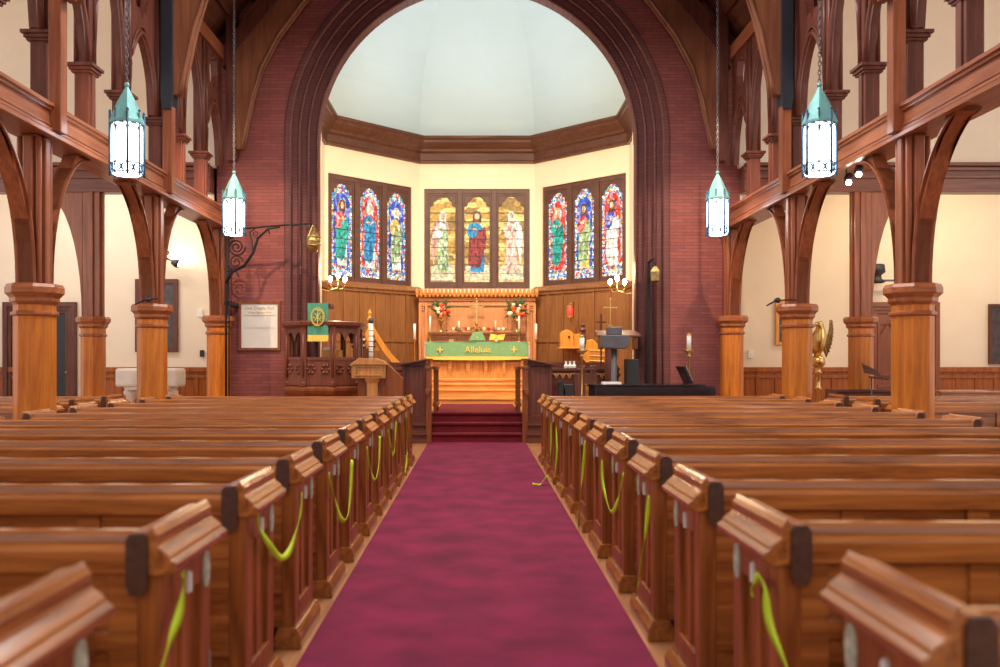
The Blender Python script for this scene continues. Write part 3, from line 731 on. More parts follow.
# ================================================================ PEWS
def pew(s, L, label, loc, group, aisle=True):
    t = thing('pew', label, 'pew', loc, group)
    sx = lambda a, b: tuple(sorted((s*a, s*b)))
    ZT = .965
    def endpanel(x, nm, face):
        # face = -1 when the visible outer face looks to smaller |x|
        g = G(); f = lambda a: x+face*(-a)          # a measured inwards from the outer face
        def bb(a0, a1, y0, y1, z0, z1):
            p, q = sorted((s*f(a0), s*f(a1))); g.box(p, q, y0, y1, z0, z1)
        bb(.02, .06, .02, .50, .0, .90)
        bb(0, .07, .01, .11, 0, .88); bb(0, .07, .41, .51, 0, .88); bb(0, .07, .11, .41, .74, .88); bb(0, .07, .11, .41, .10, .22)
        bb(.012, .07, .235, .285, .22, .74)
        e = g.build('end_panel', PEW_Z, t, bevel=.006, local=True)
        g = G(); prof = [(-.055, .872), (-.058, .892), (-.045, .902), (-.038, .905), (-.036, .915), (-.008, .937), (0, .945), (0, .978), (.012, .992), (.02, 1.006), (.032, ZT+.022), (.075, ZT+.022), (.09, ZT+.01), (.095, .94), (.108, .93), (.108, .88), (.085, .86), (-.03, .855)]
        g.prism([(s*f(a), z) for a, z in prof], 'y', -.01, .53); g.build('end_cap', PEW_Y, t, bevel=.003, local=True)
        g = G(); g.prism([(s*f(a), z) for a, z in [(.040, .80), (.028, .83), (.028, .965), (.042, ZT+.020), (.078, ZT+.020), (.092, .965), (.092, .83), (.080, .80)]], 'y', -.024, -.009); g.build('cap_end_grain', ENDG, t, local=True)
        g = G(); g.prism([(s*f(a), z) for a, z in [(-.04, 0), (-.04, .07), (-.015, .11), (.08, .11), (.10, .07), (.10, 0)]], 'y', -.03, .55); g.build('plinth', PEW_Y, t, bevel=.004, local=True)
        return e
    endpanel(0, 'a', -1)
    endpanel(L, 'b', 1)
    g = G(); a, b_ = sx(.07, L-.07)
    g.prism([(-.012, ZT-.10), (-.012, ZT-.03), (0, ZT-.02), (.022, ZT-.016), (.026, ZT+.012), (.036, ZT+.02), (.07, ZT+.02), (.08, ZT+.01), (.085, ZT-.10)], 'x', a, b_)
    g.build('top_rail', PEW_X, t, bevel=.004, local=True)
    g = G(); g.box(a, b_, .035, .06, .10, .90); g.box(a, b_, .018, .07, .10, .24); g.box(a, b_, .018, .07, .62, .68)
    x = .07
    while x < L-.1:
        p, q = sx(x, x+.09); g.box(p, q, .018, .07, .10, .90); x += (L-.23)/6
    g.build('backrest', PEW_X, t, bevel=.005, local=True)
    g = G(); g.prism([(.06, .40), (.06, .44), (.48, .46), (.50, .45), (.49, .42)], 'x', a, b_); g.box(a, b_, .40, .43, .05, .41); g.build('seat', PEW_X, t, bevel=.005, local=True)
    g = G(); a, b_ = sx(.2, L-.2); g.box(a, b_, -.12, .02, .60, .615); g.box(a, b_, -.13, -.115, .60, .68)
    for k in range(7):
        x = .2+(L-.42)*k/6; p, q = sx(x, x+.02); g.box(p, q, -.12, .02, .61, .72)
    g.build('book_rack', PEW_X, t, local=True)
    g = G(); a, b_ = sx(.12, L-.12); g.box(a, b_, -.36, -.16, .14, .21); g.build('kneeler', MAROON, t, bevel=.015, local=True)
    g = G()
    for x in (.10, L-.14):
        p, q = sx(x, x+.025); g.box(p, q, -.20, -.14, .01, .36); g.box(p, q, -.34, -.14, .08, .13)
    g.build('kneeler_bracket', TEAL, t, local=True)
    if aisle:
        g = G(); n = 12
        g.prism([(.46+.035*math.cos(2*PI*i/n), .77+.065*math.sin(2*PI*i/n)) for i in range(n)], 'x', *sx(-.006, .003)); pl = g.build('number_plaque', PLAQ, t, local=True); pl['label'] = 'oval enamel plaque'
        g = G(); g.prism([(.25, .74), (.275, .74), (.275, .80), (.2625, .81), (.25, .80)], 'x', *sx(-.012, .003)); g.build('ribbon_hook', WHITE, t, local=True)
    return t
ORD = ['front', 'second', 'third', 'fourth', 'fifth', 'sixth', 'seventh', 'eighth', 'ninth', 'tenth', 'eleventh']
PY = {}
for s in (-1, 1):
    side = 'left' if s < 0 else 'right'
    proto = None
    base = 2.35 if s > 0 else 2.22
    nrow = 12
    for k in range(nrow):
        Y = base+k*1.0-.53
        fr = nrow-1-k
        if k == 0: lab = 'nearest pew of the %s block, its end cap blurred in the bottom corner' % side
        elif fr == 0: lab = 'front pew of the %s block, closest to the chancel steps' % side
        else: lab = '%s pew from the front in the %s nave block' % (ORD[fr], side)
        loc = (s*.95, Y, 0); PY[(s, k)] = Y
        if proto is None: proto = pew(s, 3.45, lab, loc, 'pews of the %s nave block' % side)
        else: dup(proto, loc, lab)
    proto = None
    for j, k in enumerate((9, 10, 11)):
        lab = '%s aisle pew outside the arcade, %s row' % (side, ['rear', 'middle', 'front'][j])
        loc = (s*5.2, base+k*1.0-.53, 0)
        if proto is None: proto = pew(s, 3.2, lab, loc, 'pews of the %s side aisle' % side, False)
        else: dup(proto, loc, lab)
# ribbons
def ribbon(pts, label):
    P = [Vector(p) for p in pts]
    # catmull-rom
    out = []
    for i in range(len(P)-1):
        p0 = P[max(i-1, 0)]; p1 = P[i]; p2 = P[i+1]; p3 = P[min(i+2, len(P)-1)]
        for k in range(6):
            t = k/6; out.append(.5*((2*p1)+(-p0+p2)*t+(2*p0-5*p1+4*p2-p3)*t*t+(-p0+3*p1-3*p2+p3)*t**3))
    out.append(P[-1])
    w_ = .016; vs = []; fs = []
    for i, p in enumerate(out):
        t = (out[min(i+1, len(out)-1)]-out[max(i-1, 0)]).normalized()
        sd = t.cross(Vector((1, 0, 0)))
        if sd.length < .1: sd = Vector((0, 1, 0))
        sd.normalize(); tw = math.sin(i*.35)*.5
        sd = (sd*math.cos(tw)+Vector((1, 0, 0))*math.sin(tw)).normalized(); nn = t.cross(sd)*.0015
        vs += [p-sd*w_-nn, p+sd*w_-nn, p+sd*w_+nn, p-sd*w_+nn]
    for i in range(len(out)-1):
        a = i*4; b_ = a+4
        for j in range(4): fs.append((a+j, a+(j+1) % 4, b_+(j+1) % 4, b_+j))
    fs += [(3, 2, 1, 0), tuple(range(len(vs)-4, len(vs)))]
    g = G(); g.sm = True; g.add(vs, fs); g.build('ribbon', TAPE)
    o = bpy.data.objects[g_last()]; tag(o, label, 'ribbon', 'yellow green ribbons on the pew ends')
def g_last(): return [o.name for o in bpy.data.objects if o.name.startswith('ribbon') and not o.name.startswith('ribbon_hook') and 'label' not in o.keys()][-1]
def on(px, py, s, X=.915):
    Y = X*F/abs(px-VX); return (s*X, Y, H-(py-VY)*Y/F)
def hang(s, pxs, label, X=.91): ribbon([on(px, py, s, X) for px, py in pxs], label)
hang(-1, [(183, 572), (184, 583), (180, 610), (170, 640), (160, 672)], 'yellow green ribbon strand hanging on the left pew end nearest the picture corner')
hang(-1, [(258, 513), (259, 527), (270, 546), (281, 558), (291, 548), (299, 520), (302, 493)], 'largest yellow green ribbon loop draped between left pew ends')
hang(-1, [(329, 474), (333, 492), (342, 520), (349, 510), (352, 460)], 'second largest ribbon loop on the left pew ends')
hang(-1, [(367, 448), (370, 468), (375, 480), (379, 462), (380, 436)], 'third ribbon loop along the left pew ends, smaller and farther')
hang(-1, [(388, 430), (391, 445), (393, 456), (395, 440), (396, 421)], 'small far ribbon loop among the left front pews')
hang(-1, [(406, 418), (407, 440), (407, 458), (405, 474)], 'straight ribbon hanging by the left front pew end', .925)
hang(1, [(551, 422), (551, 445), (550, 462)], 'short straight ribbon hanging on right front pew end', .925)
ribbon([on(556, 428, 1), on(557, 455, 1), on(553, 480, 1), (.83, 10.75, .10), (.74, 10.62, .03), (.66, 10.75, .02)], 'fallen ribbon whose tail lies on the carpet by the right pews')
hang(1, [(585, 441), (583, 470), (580, 500), (578, 535)], 'long straight ribbon strand hanging on the middle of the right pew ends')
hang(1, [(602, 460), (603, 485), (611, 512), (618, 500), (623, 474)], 'U shaped ribbon loop between two right pew ends')
hang(1, [(649, 496), (647, 520), (643, 550), (638, 588)], 'ribbon strand hanging from the right pew end with folded top', .91)
hang(1, [(752, 596), (753, 583), (759, 577), (765, 590), (770, 625), (790, 675)], 'broad blurred ribbon hanging on the right pew end nearest the picture bottom')

# ================================================================ LANTERNS
def lantern(x, y, zb, ztop, label):
    t = thing('hanging_lantern', label, 'lantern', (x, y, zb), 'hanging verdigris lanterns')
    R = .185; Hg = .60; n = 8
    g = G(); g.lathe([(R-.012, .02), (R-.012, Hg)], n=n, rot=PI/8, smooth=False); g.lathe([(R-.03, .0), (R-.03, .03)], n=n, rot=PI/8); g.build('glass_shade', LANT, t, local=True)
    g = G()
    for z in (.015, .125, Hg-.01): g.tube([(R*math.cos(2*PI*i/n+PI/8), R*math.sin(2*PI*i/n+PI/8), z) for i in range(n)], .009, 6, closed=True)
    for i in range(n):
        a = 2*PI*i/n+PI/8; c_, s_ = math.cos(a), math.sin(a)
        g.tube([(R*c_, R*s_, -.02), (R*c_, R*s_, Hg+.12)], .011 if i % 2 else .016, 6)
        g.ball((R*c_, R*s_, Hg+.13), .016)
        b_ = a+2*PI/n; C = Vector((R*c_, R*s_, 0)); D = Vector((R*math.cos(b_), R*math.sin(b_), 0))
        arc = [C.lerp(D, .5-.5*math.cos(PI*k/8))+Vector((0, 0, Hg-.15+.13*math.sin(PI*k/8))) for k in range(9)]
        g.tube(arc, .009, 5)
        p, q = C.lerp(D, .35), C.lerp(D, .65)
        g.tube([p+Vector((0, 0, .03)), q+Vector((0, 0, .11))], .012, 5); g.tube([q+Vector((0, 0, .03)), p+Vector((0, 0, .11))], .012, 5)
    g.build('copper_frame', LEADF, t, local=True)
    g = G(); g.lathe([(R+.012, Hg-.01), (R+.012, Hg+.02), (.10, Hg+.26), (.03, Hg+.40), (.012, Hg+.44)], n=n, rot=PI/8, smooth=False)
    g.ball((0, 0, Hg+.45), .03); g.build('cone_roof', VERDI, t, local=True)
    g = G(); z = Hg+.46; k = 0
    while z < ztop-zb:
        a = (k % 2)*PI/2; M = T(0, 0, z+.03) @ RZ(a)
        g.tube([(.017*math.cos(2*PI*i/8), 0, .036*math.sin(2*PI*i/8)) for i in range(8)], .006, 5, M, closed=True)
        z += .052; k += 1
    g.build('chain', CHAINM, t, local=True)
    return t
for s in (-1, 1):
    sd = 'left' if s < 0 else 'right'
    p = at(127 if s < 0 else 819.5, 175, 10.5); lantern(p.x, 10.5, p.z, 13.42-abs(p.x)*1.226, 'larger nearer lantern with green copper cone on the %s side' % sd)
    p = at(234 if s < 0 else 717.5, 235, 15.1); lantern(p.x, 15.1, p.z, 13.42-abs(p.x)*1.226, 'smaller farther lantern hanging before the brick wall on the %s' % sd)

# ================================================================ ALTAR AND REREDOS
t = thing('reredos', 'carved oak reredos panel with crested cornice behind the altar', 'reredos', (0, 23.2, 1.05))
g = G(); g.box(-1.5, 1.5, 23.22, 23.45, 1.05, 3.2)
for x in (-1.5, -1.34, 1.28, 1.44): g.box(x, x+.07, 23.14, 23.24, 1.05, 2.95)
for x in (-.78, .74): g.box(x, x+.04, 23.19, 23.24, 1.9, 2.92)
g.box(-1.5, 1.5, 23.17, 23.24, 2.9, 2.98); g.box(-1.5, 1.5, 23.15, 23.24, 3.02, 3.1)
for s in (-1, 1):
    for k in range(4):
        a = k*PI/2+PI/4; g.ball((s*1.4+.028*math.cos(a), 23.2, 2.82+.04*math.sin(a)), .03)
g.build('panelling', RERE, t, bevel=.006)
g = G(); g.prism([(23.22, 3.08), (23.02, 3.16), (23.0, 3.22), (23.22, 3.22)], 'x', -1.56, 1.56)
for i in range(30):
    x = -1.53+i*3.06/29; g.prism([(x-.04, 3.22), (x+.04, 3.22), (x+.035, 3.30), (x, 3.335), (x-.035, 3.30)], 'y', 23.02, 23.08)
    g.box(x-.02, x+.02, 23.0, 23.06, 3.12, 3.17)
g.build('crested_cornice', ALT, t)
t = thing('altar', 'bright oak altar table with panelled front', 'altar', (0, 22.0, 1.05))
g = G(); g.box(-1.27, 1.27, 21.95, 22.7, 1.88, 1.93); g.build('altar_top', ALTX, t, bevel=.006)
g = G(); g.box(-1.05, 1.05, 22.08, 22.6, 1.06, 1.9)
g.build('body', ALT, t)
g = G(); g.box(-1.15, 1.15, 22.0, 22.65, 1.05, 1.12)
for i in range(6):
    x = -1.1+i*.44; g.box(x-.035, x+.035, 22.0, 22.08, 1.1, 1.9)
    for k in range(7): g.ball((x, 21.995, 1.16+k*.07), .02, n=6, k=4)
for i in range(5):
    x0 = -1.06+i*.44; n = 8
    A = [(x0+.36*j/n, 1.12) for j in range(n+1)]; B_ = [(x0+.36*j/n, 1.14+.07*math.sin(PI*j/n)) for j in range(n+1)]; g.band(A, B_, 'y', 22.03, 22.08)
    for j in range(1, 4): g.box(x0+.09*j-.005, x0+.09*j+.005, 22.07, 22.09, 1.15, 1.9)
for x0 in (-1.06, .70): g.box(x0, x0+.36, 22.03, 22.08, 1.40, 1.44)
g.build('carved_front', ALT, t)
# frontal
g = G(); n = 40
def wav(x): return 21.93-.012*math.sin(x*9)
A = [(-1.24+2.48*i/n, 0) for i in range(n+1)]
z1, z0, zf = 1.945, 1.60, 1.515
def sheet(g, za, zb, dy=0):
    for i in range(n):
        xa, xb = A[i][0], A[i+1][0]; sag = lambda x: -.02*math.cos(x*1.2)
        g.add([(xa, wav(xa)+dy, zb+sag(xa)), (xb, wav(xb)+dy, zb+sag(xb)), (xb, wav(xb)+dy, za), (xa, wav(xa)+dy, za), (xa, wav(xa)+dy+.008, zb+sag(xa)), (xb, wav(xb)+dy+.008, zb+sag(xb)), (xb, wav(xb)+dy+.008, za), (xa, wav(xa)+dy+.008, za)],
              [(0, 1, 2, 3), (7, 6, 5, 4), (0, 4, 5, 1), (3, 2, 6, 7)])
sheet(g, z1, z0); g.box(-1.24, 1.24, 21.93, 22.7, 1.935, 1.945)
f = g.build('altar_frontal', GREENL); tag(f, 'light green altar frontal lettered Alleluia with gold fringe', 'altar cloth')
g = G(); z0_ = z0; sheet(g, z0-.015, zf, -.004); g.build('gold_fringe', GOLD, f)
g = G(); text_geo(g, 'Alleluia', .215, T(.02, 21.905, 1.685), .004, shear=.0); g.build('lettering', GOLD, f)
g = G()
for s in (-1, 1):
    x = s*.90; g.box(x-.015, x+.015, 21.90, 21.92, 1.68, 1.82); g.box(x-.06, x+.06, 21.90, 21.92, 1.735, 1.765)
    for a in range(4): g.ball((x+.055*math.cos(a*PI/2), 21.91, 1.75+.06*math.sin(a*PI/2)), .018, n=6, k=4)
g.build('embroidered_cross', GOLD, f)
g = G(); g.box(-1.275, 1.275, 21.96, 22.4, 1.93, 1.937)
for s in (-1, 1):
    x = s*1.268; g.box(x-.008, x+.008, 21.96, 22.4, 1.55, 1.935)
tag(g.build('altar_linen', WHITE), 'white linen ends hanging at both sides of the altar', 'altar linen')
# gradine shelf
g = G(); g.box(-1.22, 1.22, 22.75, 23.12, 1.05, 2.17); g.box(-1.24, 1.24, 22.72, 23.12, 2.14, 2.2)
for i in range(34): x = -1.18+i*.0715; g.prism([(x-.03, 2.1), (x+.03, 2.1), (x, 2.02)], 'y', 22.73, 22.76)
tag(g.build('altar_shelf', MID, bevel=.004), 'carved shelf behind the altar carrying cross, flowers and garland', 'shelf')
def candle(x, y, z0, hc, hs, label, r=.028, group='altar candles', cat='candlestick'):
    t = thing('candlestick', label, cat, (x, y, z0), group)
    g = G(); g.lathe([(.07, 0), (.07, .015), (.03, .03), (.015, .05), (.03, .07), (.013, .10), (.012, hs-.05), (.03, hs-.04), (.015, hs-.02), (.045, hs), (.045, hs+.01)], n=10); g.build('stick', BRASS, t, local=True)
    g = G(); g.lathe([(r, hs), (r, hs+hc), (r*.4, hs+hc+.01)], n=10); g.tube([(0, 0, hs+hc), (0, 0, hs+hc+.025)], .003, 4); g.build('wax_candle', WAX, t, local=True)
    return t
candle(-1.17, 22.45, 1.945, .38, .26, 'tall white altar candle in brass holder before the left flowers', .026)
candle(1.05, 22.45, 1.945, .38, .26, 'tall white altar candle in brass holder before the right flowers', .026)
candle(-.46, 22.9, 2.2, .22, .06, 'short white candle in the garland left of the cross', .024)
candle(.47, 22.9, 2.2, .24, .06, 'short white candle in the garland right of the cross', .02)
# altar cross
t = thing('altar_cross', 'slim brass altar cross standing in the middle of the shelf', 'cross', (-.01, 22.98, 2.2))
g = G(); g.lathe([(.11, 0), (.11, .02), (.05, .05), (.02, .08), (.035, .20), (.045, .24), (.012, .28)], n=12); g.build('foot', BRASS, t, local=True)
g = G(); g.box(-.018, .018, -.012, .012, .26, .85); g.box(-.17, .17, -.012, .012, .64, .675)
for (x, z) in ((0, .86), (-.18, .657), (.18, .657)): g.ball((x, 0, z), .032)
g.build('cross_arms', BRASS, t, local=True)
# flowers
def flowers(x, y, z0, seed, label, big=1.0):
    rnd = random.Random(seed)
    t = thing('flower_arrangement', label, 'flowers', (x, y, z0), 'altar flower arrangements')
    g = G(); g.lathe([(.06, 0), (.06, .02), (.02, .05), (.02, .1), (.035, .2), (.05, .3), (.06, .33)], n=12); g.build('brass_vase', BRASS, t, local=True)
    g = G(); c = Vector((0, 0, .55))
    for i in range(60):
        a = rnd.uniform(0, 2*PI); e = rnd.uniform(-.6, 1.3); L = rnd.uniform(.20, .36)*big
        d = Vector((math.cos(a)*math.cos(e), .5*math.sin(a)*math.cos(e), math.sin(e)*1.1)); tip = c+d*L
        b0 = c+d*L*.35; sd = d.cross(Vector((0, 1, 0.2))).normalized()*.026
        mid = (b0+tip)/2
        g.add([b0, mid+sd, tip, mid-sd, mid+Vector((0, -.006, 0))], [(0, 1, 4), (1, 2, 4), (2, 3, 4), (3, 0, 4)])
    g.build('foliage', LEAF, t, local=True)
    for nm, m, k in (('orange_blooms', FLO, 12), ('red_blooms', FLR, 6), ('white_blooms', FLW, 7)):
        for i in range(k):
            g = G(); a = rnd.uniform(0, 2*PI); r = rnd.uniform(0, .20)*big; p = Vector((r*math.cos(a), -.10+rnd.uniform(-.04, .02), .55+r*math.sin(a)*.9))
            rr = rnd.uniform(.034, .056)
            g.ball(p, rr*.6, rr*.5, rr*.6, 6, 4)
            for j in range(6):
                b_ = j*PI/3; g.ball(p+Vector((rr*.6*math.cos(b_), .01, rr*.6*math.sin(b_))), rr*.5, rr*.25, rr*.5, 6, 4)
            g.build('bloom', m, t, local=True)
flowers(-.92, 22.95, 2.2, 3, 'orange and red flower arrangement in brass vase, left of the cross')
flowers(1.02, 22.95, 2.2, 8, 'orange and red flower arrangement in brass vase, right of the cross, taller', 1.12)
g = G(); rnd = random.Random(5)
for i in range(170):
    x = rnd.uniform(-.78, .85); p = Vector((x, 22.86+rnd.uniform(-.05, .05), 2.21+rnd.uniform(.01, .09)))
    d = Vector((rnd.uniform(-1, 1), rnd.uniform(-1, .2), rnd.uniform(-.2, 1))).normalized()*.07; sd = d.cross(Vector((0, 0, 1))).normalized()*.018
    g.add([p, p+d*.5+sd, p+d, p+d*.5-sd], [(0, 1, 2, 3)])
t = g.build('greenery_garland', LEAF); tag(t, 'low green garland with red and white blooms along the altar shelf', 'garland')
for i, x in enumerate((-.28, .30, -.22, .18, .55, -.6, .66)):
    g = G()
    for j in range(6): a = j*PI/3; g.ball((x+.022*math.cos(a), 22.78, 2.29+.022*math.sin(a)), .022, n=6, k=4)
    g.build('bloom', FLR if i < 2 else FLW, t)
# missal stand with green cloth
t = thing('missal_stand', 'green veiled stand in the middle of the altar', 'missal stand', (0, 22.2, 1.945))
g = G(); g.prism([(-.10, .24), (.13, .24), (.22, .03), (-.20, .03)], 'y', -.10, -.04); g.prism([(-.10, 0), (.12, 0), (.10, .22), (-.08, .22)], 'y', -.04, .08); g.build('green_veil', GREENL, t, bevel=.01, local=True)
g = G(); g.box(-.22, .24, -.12, .1, 0, .02); g.build('base', MAROON, t, local=True)
g = G(); g.box(-.005, .005, -.112, -.10, .07, .15); g.box(-.03, .03, -.112, -.10, .11, .12); g.build('gold_cross', GOLD, t, local=True)
t = thing('book_stand', 'gold brass book stand with open book on right of the altar', 'book stand', (.48, 22.25, 1.945))
g = G(); g.prism([(-.18, .04), (.17, .04), (.22, .20), (.02, .17), (-.14, .21)], 'y', -.03, .01, RX(-.3)); g.build('open_book', GOLDL, t, local=True)
g = G(); g.lathe([(.07, 0), (.05, .04), (.02, .07), (.02, .12)], n=10); g.build('foot', BRASS, t, local=True)
g = G(); g.box(-.69, -.58, 22.15, 22.2, 1.945, 2.01); tag(g.build('small_frame', BRASS), 'tiny brass frame lying on left of the altar', 'frame')
# torches flanking the altar
candle(at(414, 0, 21.6).x, 21.8, .5, .37, 1.5, 'tall standing brass torch candle left of the altar', .032, 'standing torches')
candle(at(536.5, 0, 21.6).x, 21.8, .5, .37, 1.5, 'tall standing brass torch candle right of the altar', .032, 'standing torches')

# ================================================================ CHOIR STALL FRONTS AND FURNITURE
for s in (-1, 1):
    sd = 'left' if s < 0 else 'right'
    t = thing('choir_desk', 'dark walnut choir desk end with sloped top %s of the steps' % sd, 'choir stall', (s*1.1, 16.4, 0), 'choir desks')
    X0, X1 = .92, 1.36
    def q(a, b_): return tuple(sorted((s*a, s*b_)))
    g = G(); a, b_ = q(X0, X1); g.box(a, b_, 16.32, 16.40, .50, 1.40)
    for (p, r_) in ((X0, X0+.05), (X1-.05, X1)): a, b_ = q(p, r_); g.box(a, b_, 16.29, 16.33, .5, 1.40)
    g.build('end_panel', DARKZ, t, bevel=.006)
    g = G(); a, b_ = q(X0-.02, X1+.02)
    for z0, z1, y in ((0, .16, 16.2), (.16, .33, 16.26), (.33, .5, 16.3)): g.box(a, b_, y, 16.45, z0, z1)
    for z, y in ((.15, 16.18), (.32, 16.24)): g.box(a, b_, y, 16.3, z-.01, z+.025)
    g.build('plinth', DARKX, t, bevel=.004)
    g = G(); g.prism([(s*(X0-.05), 1.50), (s*(X0-.05), 1.53), (s*(X1+.1), 1.42), (s*(X1+.1), 1.39)], 'y', 16.22, 17.8); g.build('sloped_top', DARKX, t, bevel=.006)
    g = G(); g.prism([(s*X0, 1.38), (s*X0, 1.5), (s*X1, 1.40), (s*X1, 1.38)], 'y', 16.32, 16.40); a, b_ = q(X0+.02, X0+.06); g.box(a, b_, 16.4, 17.8, .5, 1.45); g.build('side_panel', DARKZ, t)
    g = G(); a, b_ = q(.82, .92); g.box(a, b_, 16.22, 16.32, 0, 1.36); a, b_ = q(.80, .93); g.box(a, b_, 16.2, 16.34, 1.34, 1.39)
    g.prism([(s*.83, .98), (s*.93, .98), (s*.93, .90), (s*.88, .86)], 'y', 16.15, 16.22)
    g.build('newel_post', MID, t, bevel=.006)
    t = thing('stair_rail', 'slim oak handrail panel beside the chancel steps, %s side' % sd, 'railing', (s*.8, 17.4, .5), 'step rails')
    g = G(); a, b_ = q(.77, .82)
    for y in (17.0, 17.5, 18.0): g.box(a, b_, y, y+.06, .5, 1.32)
    g.build('post', MID, t); g = G(); a, b_ = q(.75, .84); g.box(a, b_, 16.95, 18.1, 1.32, 1.38); g.box(a, b_, 17.0, 18.06, .62, .68); g.build('rail', MID, t)
# choir pews in the chancel
def choir_bench(x0, x1, y, s, label, leather=False):
    t = thing('choir_bench', label, 'choir stall', ((x0+x1)/2, y, .5), 'choir stalls')
    g = G(); g.box(x0, x1, y, y+.06, .5, 1.30); g.box(x0, x1, y-.05, y+.1, 1.28, 1.34); g.build('front_panel', DARKX, t, bevel=.006)
    g = G(); x = x0+.05
    while x < x1-.1:
        n = 6; A = [(x+.12*j/n, 1.24) for j in range(n+1)]; B_ = [(x+.12*j/n, 1.12+.10*math.sin(PI*j/n)) for j in range(n+1)]; g.band(A, B_, 'y', y-.03, y); x += .13
    g.build('tracery', HON, t)
    for x in (x0, x1-.07):
        g = G(); g.box(x, x+.07, y-.1, y+.8, .5, 1.15); g.lathe([(.05, 0), (.09, .05), (.05, .12), (.08, .18), (.02, .26)], (x+.035, y, 1.15), 8)
        g.build('poppyhead_end', DARKZ, t)
    g = G(); g.box(x0, x1, y+.35, y+.75, .88, .94); g.box(x0, x1, y+.72, y+.78, .9, 1.45); g.build('seat', DARKX, t)
    return t
choir_bench(-2.6, -1.35, 17.9, -1, 'left choir bench with small arcaded tracery behind the desk')
choir_bench(1.40, 2.8, 17.9, 1, 'right choir bench with small arcaded tracery behind the desk')
# brown leather chair left
t = thing('armchair', 'brown leather backed chair seen between desk and lectern', 'chair', (-1.55, 17.0, .5))
M = T(-1.58, 17.0, 0) @ RZ(.25)
g = G(); g.box(-.2, .2, -.03, .05, .92, 1.27, M); g.build('leather_back', LEATH, t, bevel=.03)
g = G()
for x in (-.23, .19): g.box(x, x+.04, -.02, .04, .5, 1.34, M); g.box(x, x+.04, .4, .45, .5, .92, M)
g.box(-.23, .23, 0, .45, .86, .91, M); g.ball((-.21, 0, 1.36), .03, M=M); g.ball((.21, 0, 1.36), .03, M=M); g.build('frame', DARKZ, t)
# light oak desk/lectern on left
t = thing('prayer_desk', 'light oak lectern with boxed slanted top in front of left choir', 'lectern', (-1.85, 15.3, 0))
p0 = at(352, 0, 15.3).x; p1 = at(386, 0, 15.3).x
g = G(); g.box(p0, p1, 15.22, 15.30, 1.19, 1.44); g.box(p0+.06, p1-.06, 15.20, 15.23, 1.23, 1.25); g.box(p0+.06, p1-.06, 15.20, 15.23, 1.38, 1.40); g.box(p0+.06, p0+.08, 15.20, 15.23, 1.23, 1.40); g.box(p1-.08, p1-.06, 15.20, 15.23, 1.23, 1.40)
g.build('desk_front', HON, t, bevel=.006)
g = G(); g.prism([(p0-.03, 1.42), (p1+.03, 1.42), (p1-.05, 1.49), (p1-.18, 1.53), (p0+.12, 1.53)], 'y', 15.18, 15.6)
g.build('desk_top', HON, t, bevel=.006)
g = G(); g.prism([(p1, 1.45), (p1+.28, 1.18), (p1+.28, 0), (p1, 0)], 'y', 15.32, 15.65); g.box(p0+.1, p1, 15.35, 15.6, 0, 1.4); g.build('body', MID, t)
g = G(); xm = (p0+p1)/2+.06; g.lathe([(.14, 0), (.14, .1), (.10, .14), (.10, 1.1), (.14, 1.19)], (xm, 15.30, 0), 8, rot=PI/8); g.build('pedestal', HON, t)
# paschal candle
t = thing('paschal_candle', 'tall decorated paschal candle with dark top behind the light lectern', 'candle', (at(371, 0, 17.2).x, 17.2, .5))
x = at(371, 0, 17.2).x
g = G(); g.lathe([(.16, .5), (.16, .55), (.03, .6), (.03, 1.1), (.07, 1.15), (.07, 1.2)], (x, 17.2, 0), 10); g.build('stand', BRASS, t)
g = G(); g.lathe([(.045, 1.2), (.045, 2.22)], (x, 17.2, 0), 12); g.build('wax_candle', WAX, t)
g = G()
for k in range(9): g.lathe([(.047, 1.25+k*.1), (.047, 1.265+k*.1)], (x, 17.2, 0), 12)
g.lathe([(.048, 2.20), (.05, 2.30), (.02, 2.31)], (x, 17.2, 0), 12); g.build('bands', GREYM, t)
# carved bishop chair / gothic ends left
t = thing('carved_stall', 'carved gothic stall with finials and orange oak canopy curve behind pulpit', 'choir stall', (-2.1, 18.4, .5))
xa = at(353, 0, 19.2).x
g = G(); g.box(xa, xa+.45, 19.15, 19.25, .5, 1.75)
for x in (xa+.03, xa+.22, xa+.42): g.lathe([(.04, 0), (.07, .05), (.03, .1), (.075, .16), (.03, .22), (.05, .27), (.01, .33)], (x, 19.2, 1.75), 8)
g.build('carved_end', DARKZ, t)
g = G(); n = 10
A = [(xa+.35+.9*i/n*1.0, 2.35-1.0*math.sin(PI/2*i/n)) for i in range(n+1)]; B_ = [(x_-.06, z_-.10) for x_, z_ in A]
g.band(A, B_, 'y', 19.3, 19.4); g.lathe([(.05, 0), (.03, .06), (.06, .12), (.02, .2), (.045, .26), (.01, .34)], (xa+.34, 19.35, 2.25), 8); g.prism([(xa+.1, 1.7), (xa+.34, 2.3), (xa+.55, 1.7)], 'y', 19.32, 19.38)
g.build('gable', ORNG, t)
PULW = wood('pulpit_oak', (.12, .034, .018), (.24, .07, .035), .4, 'z', 12, .2)
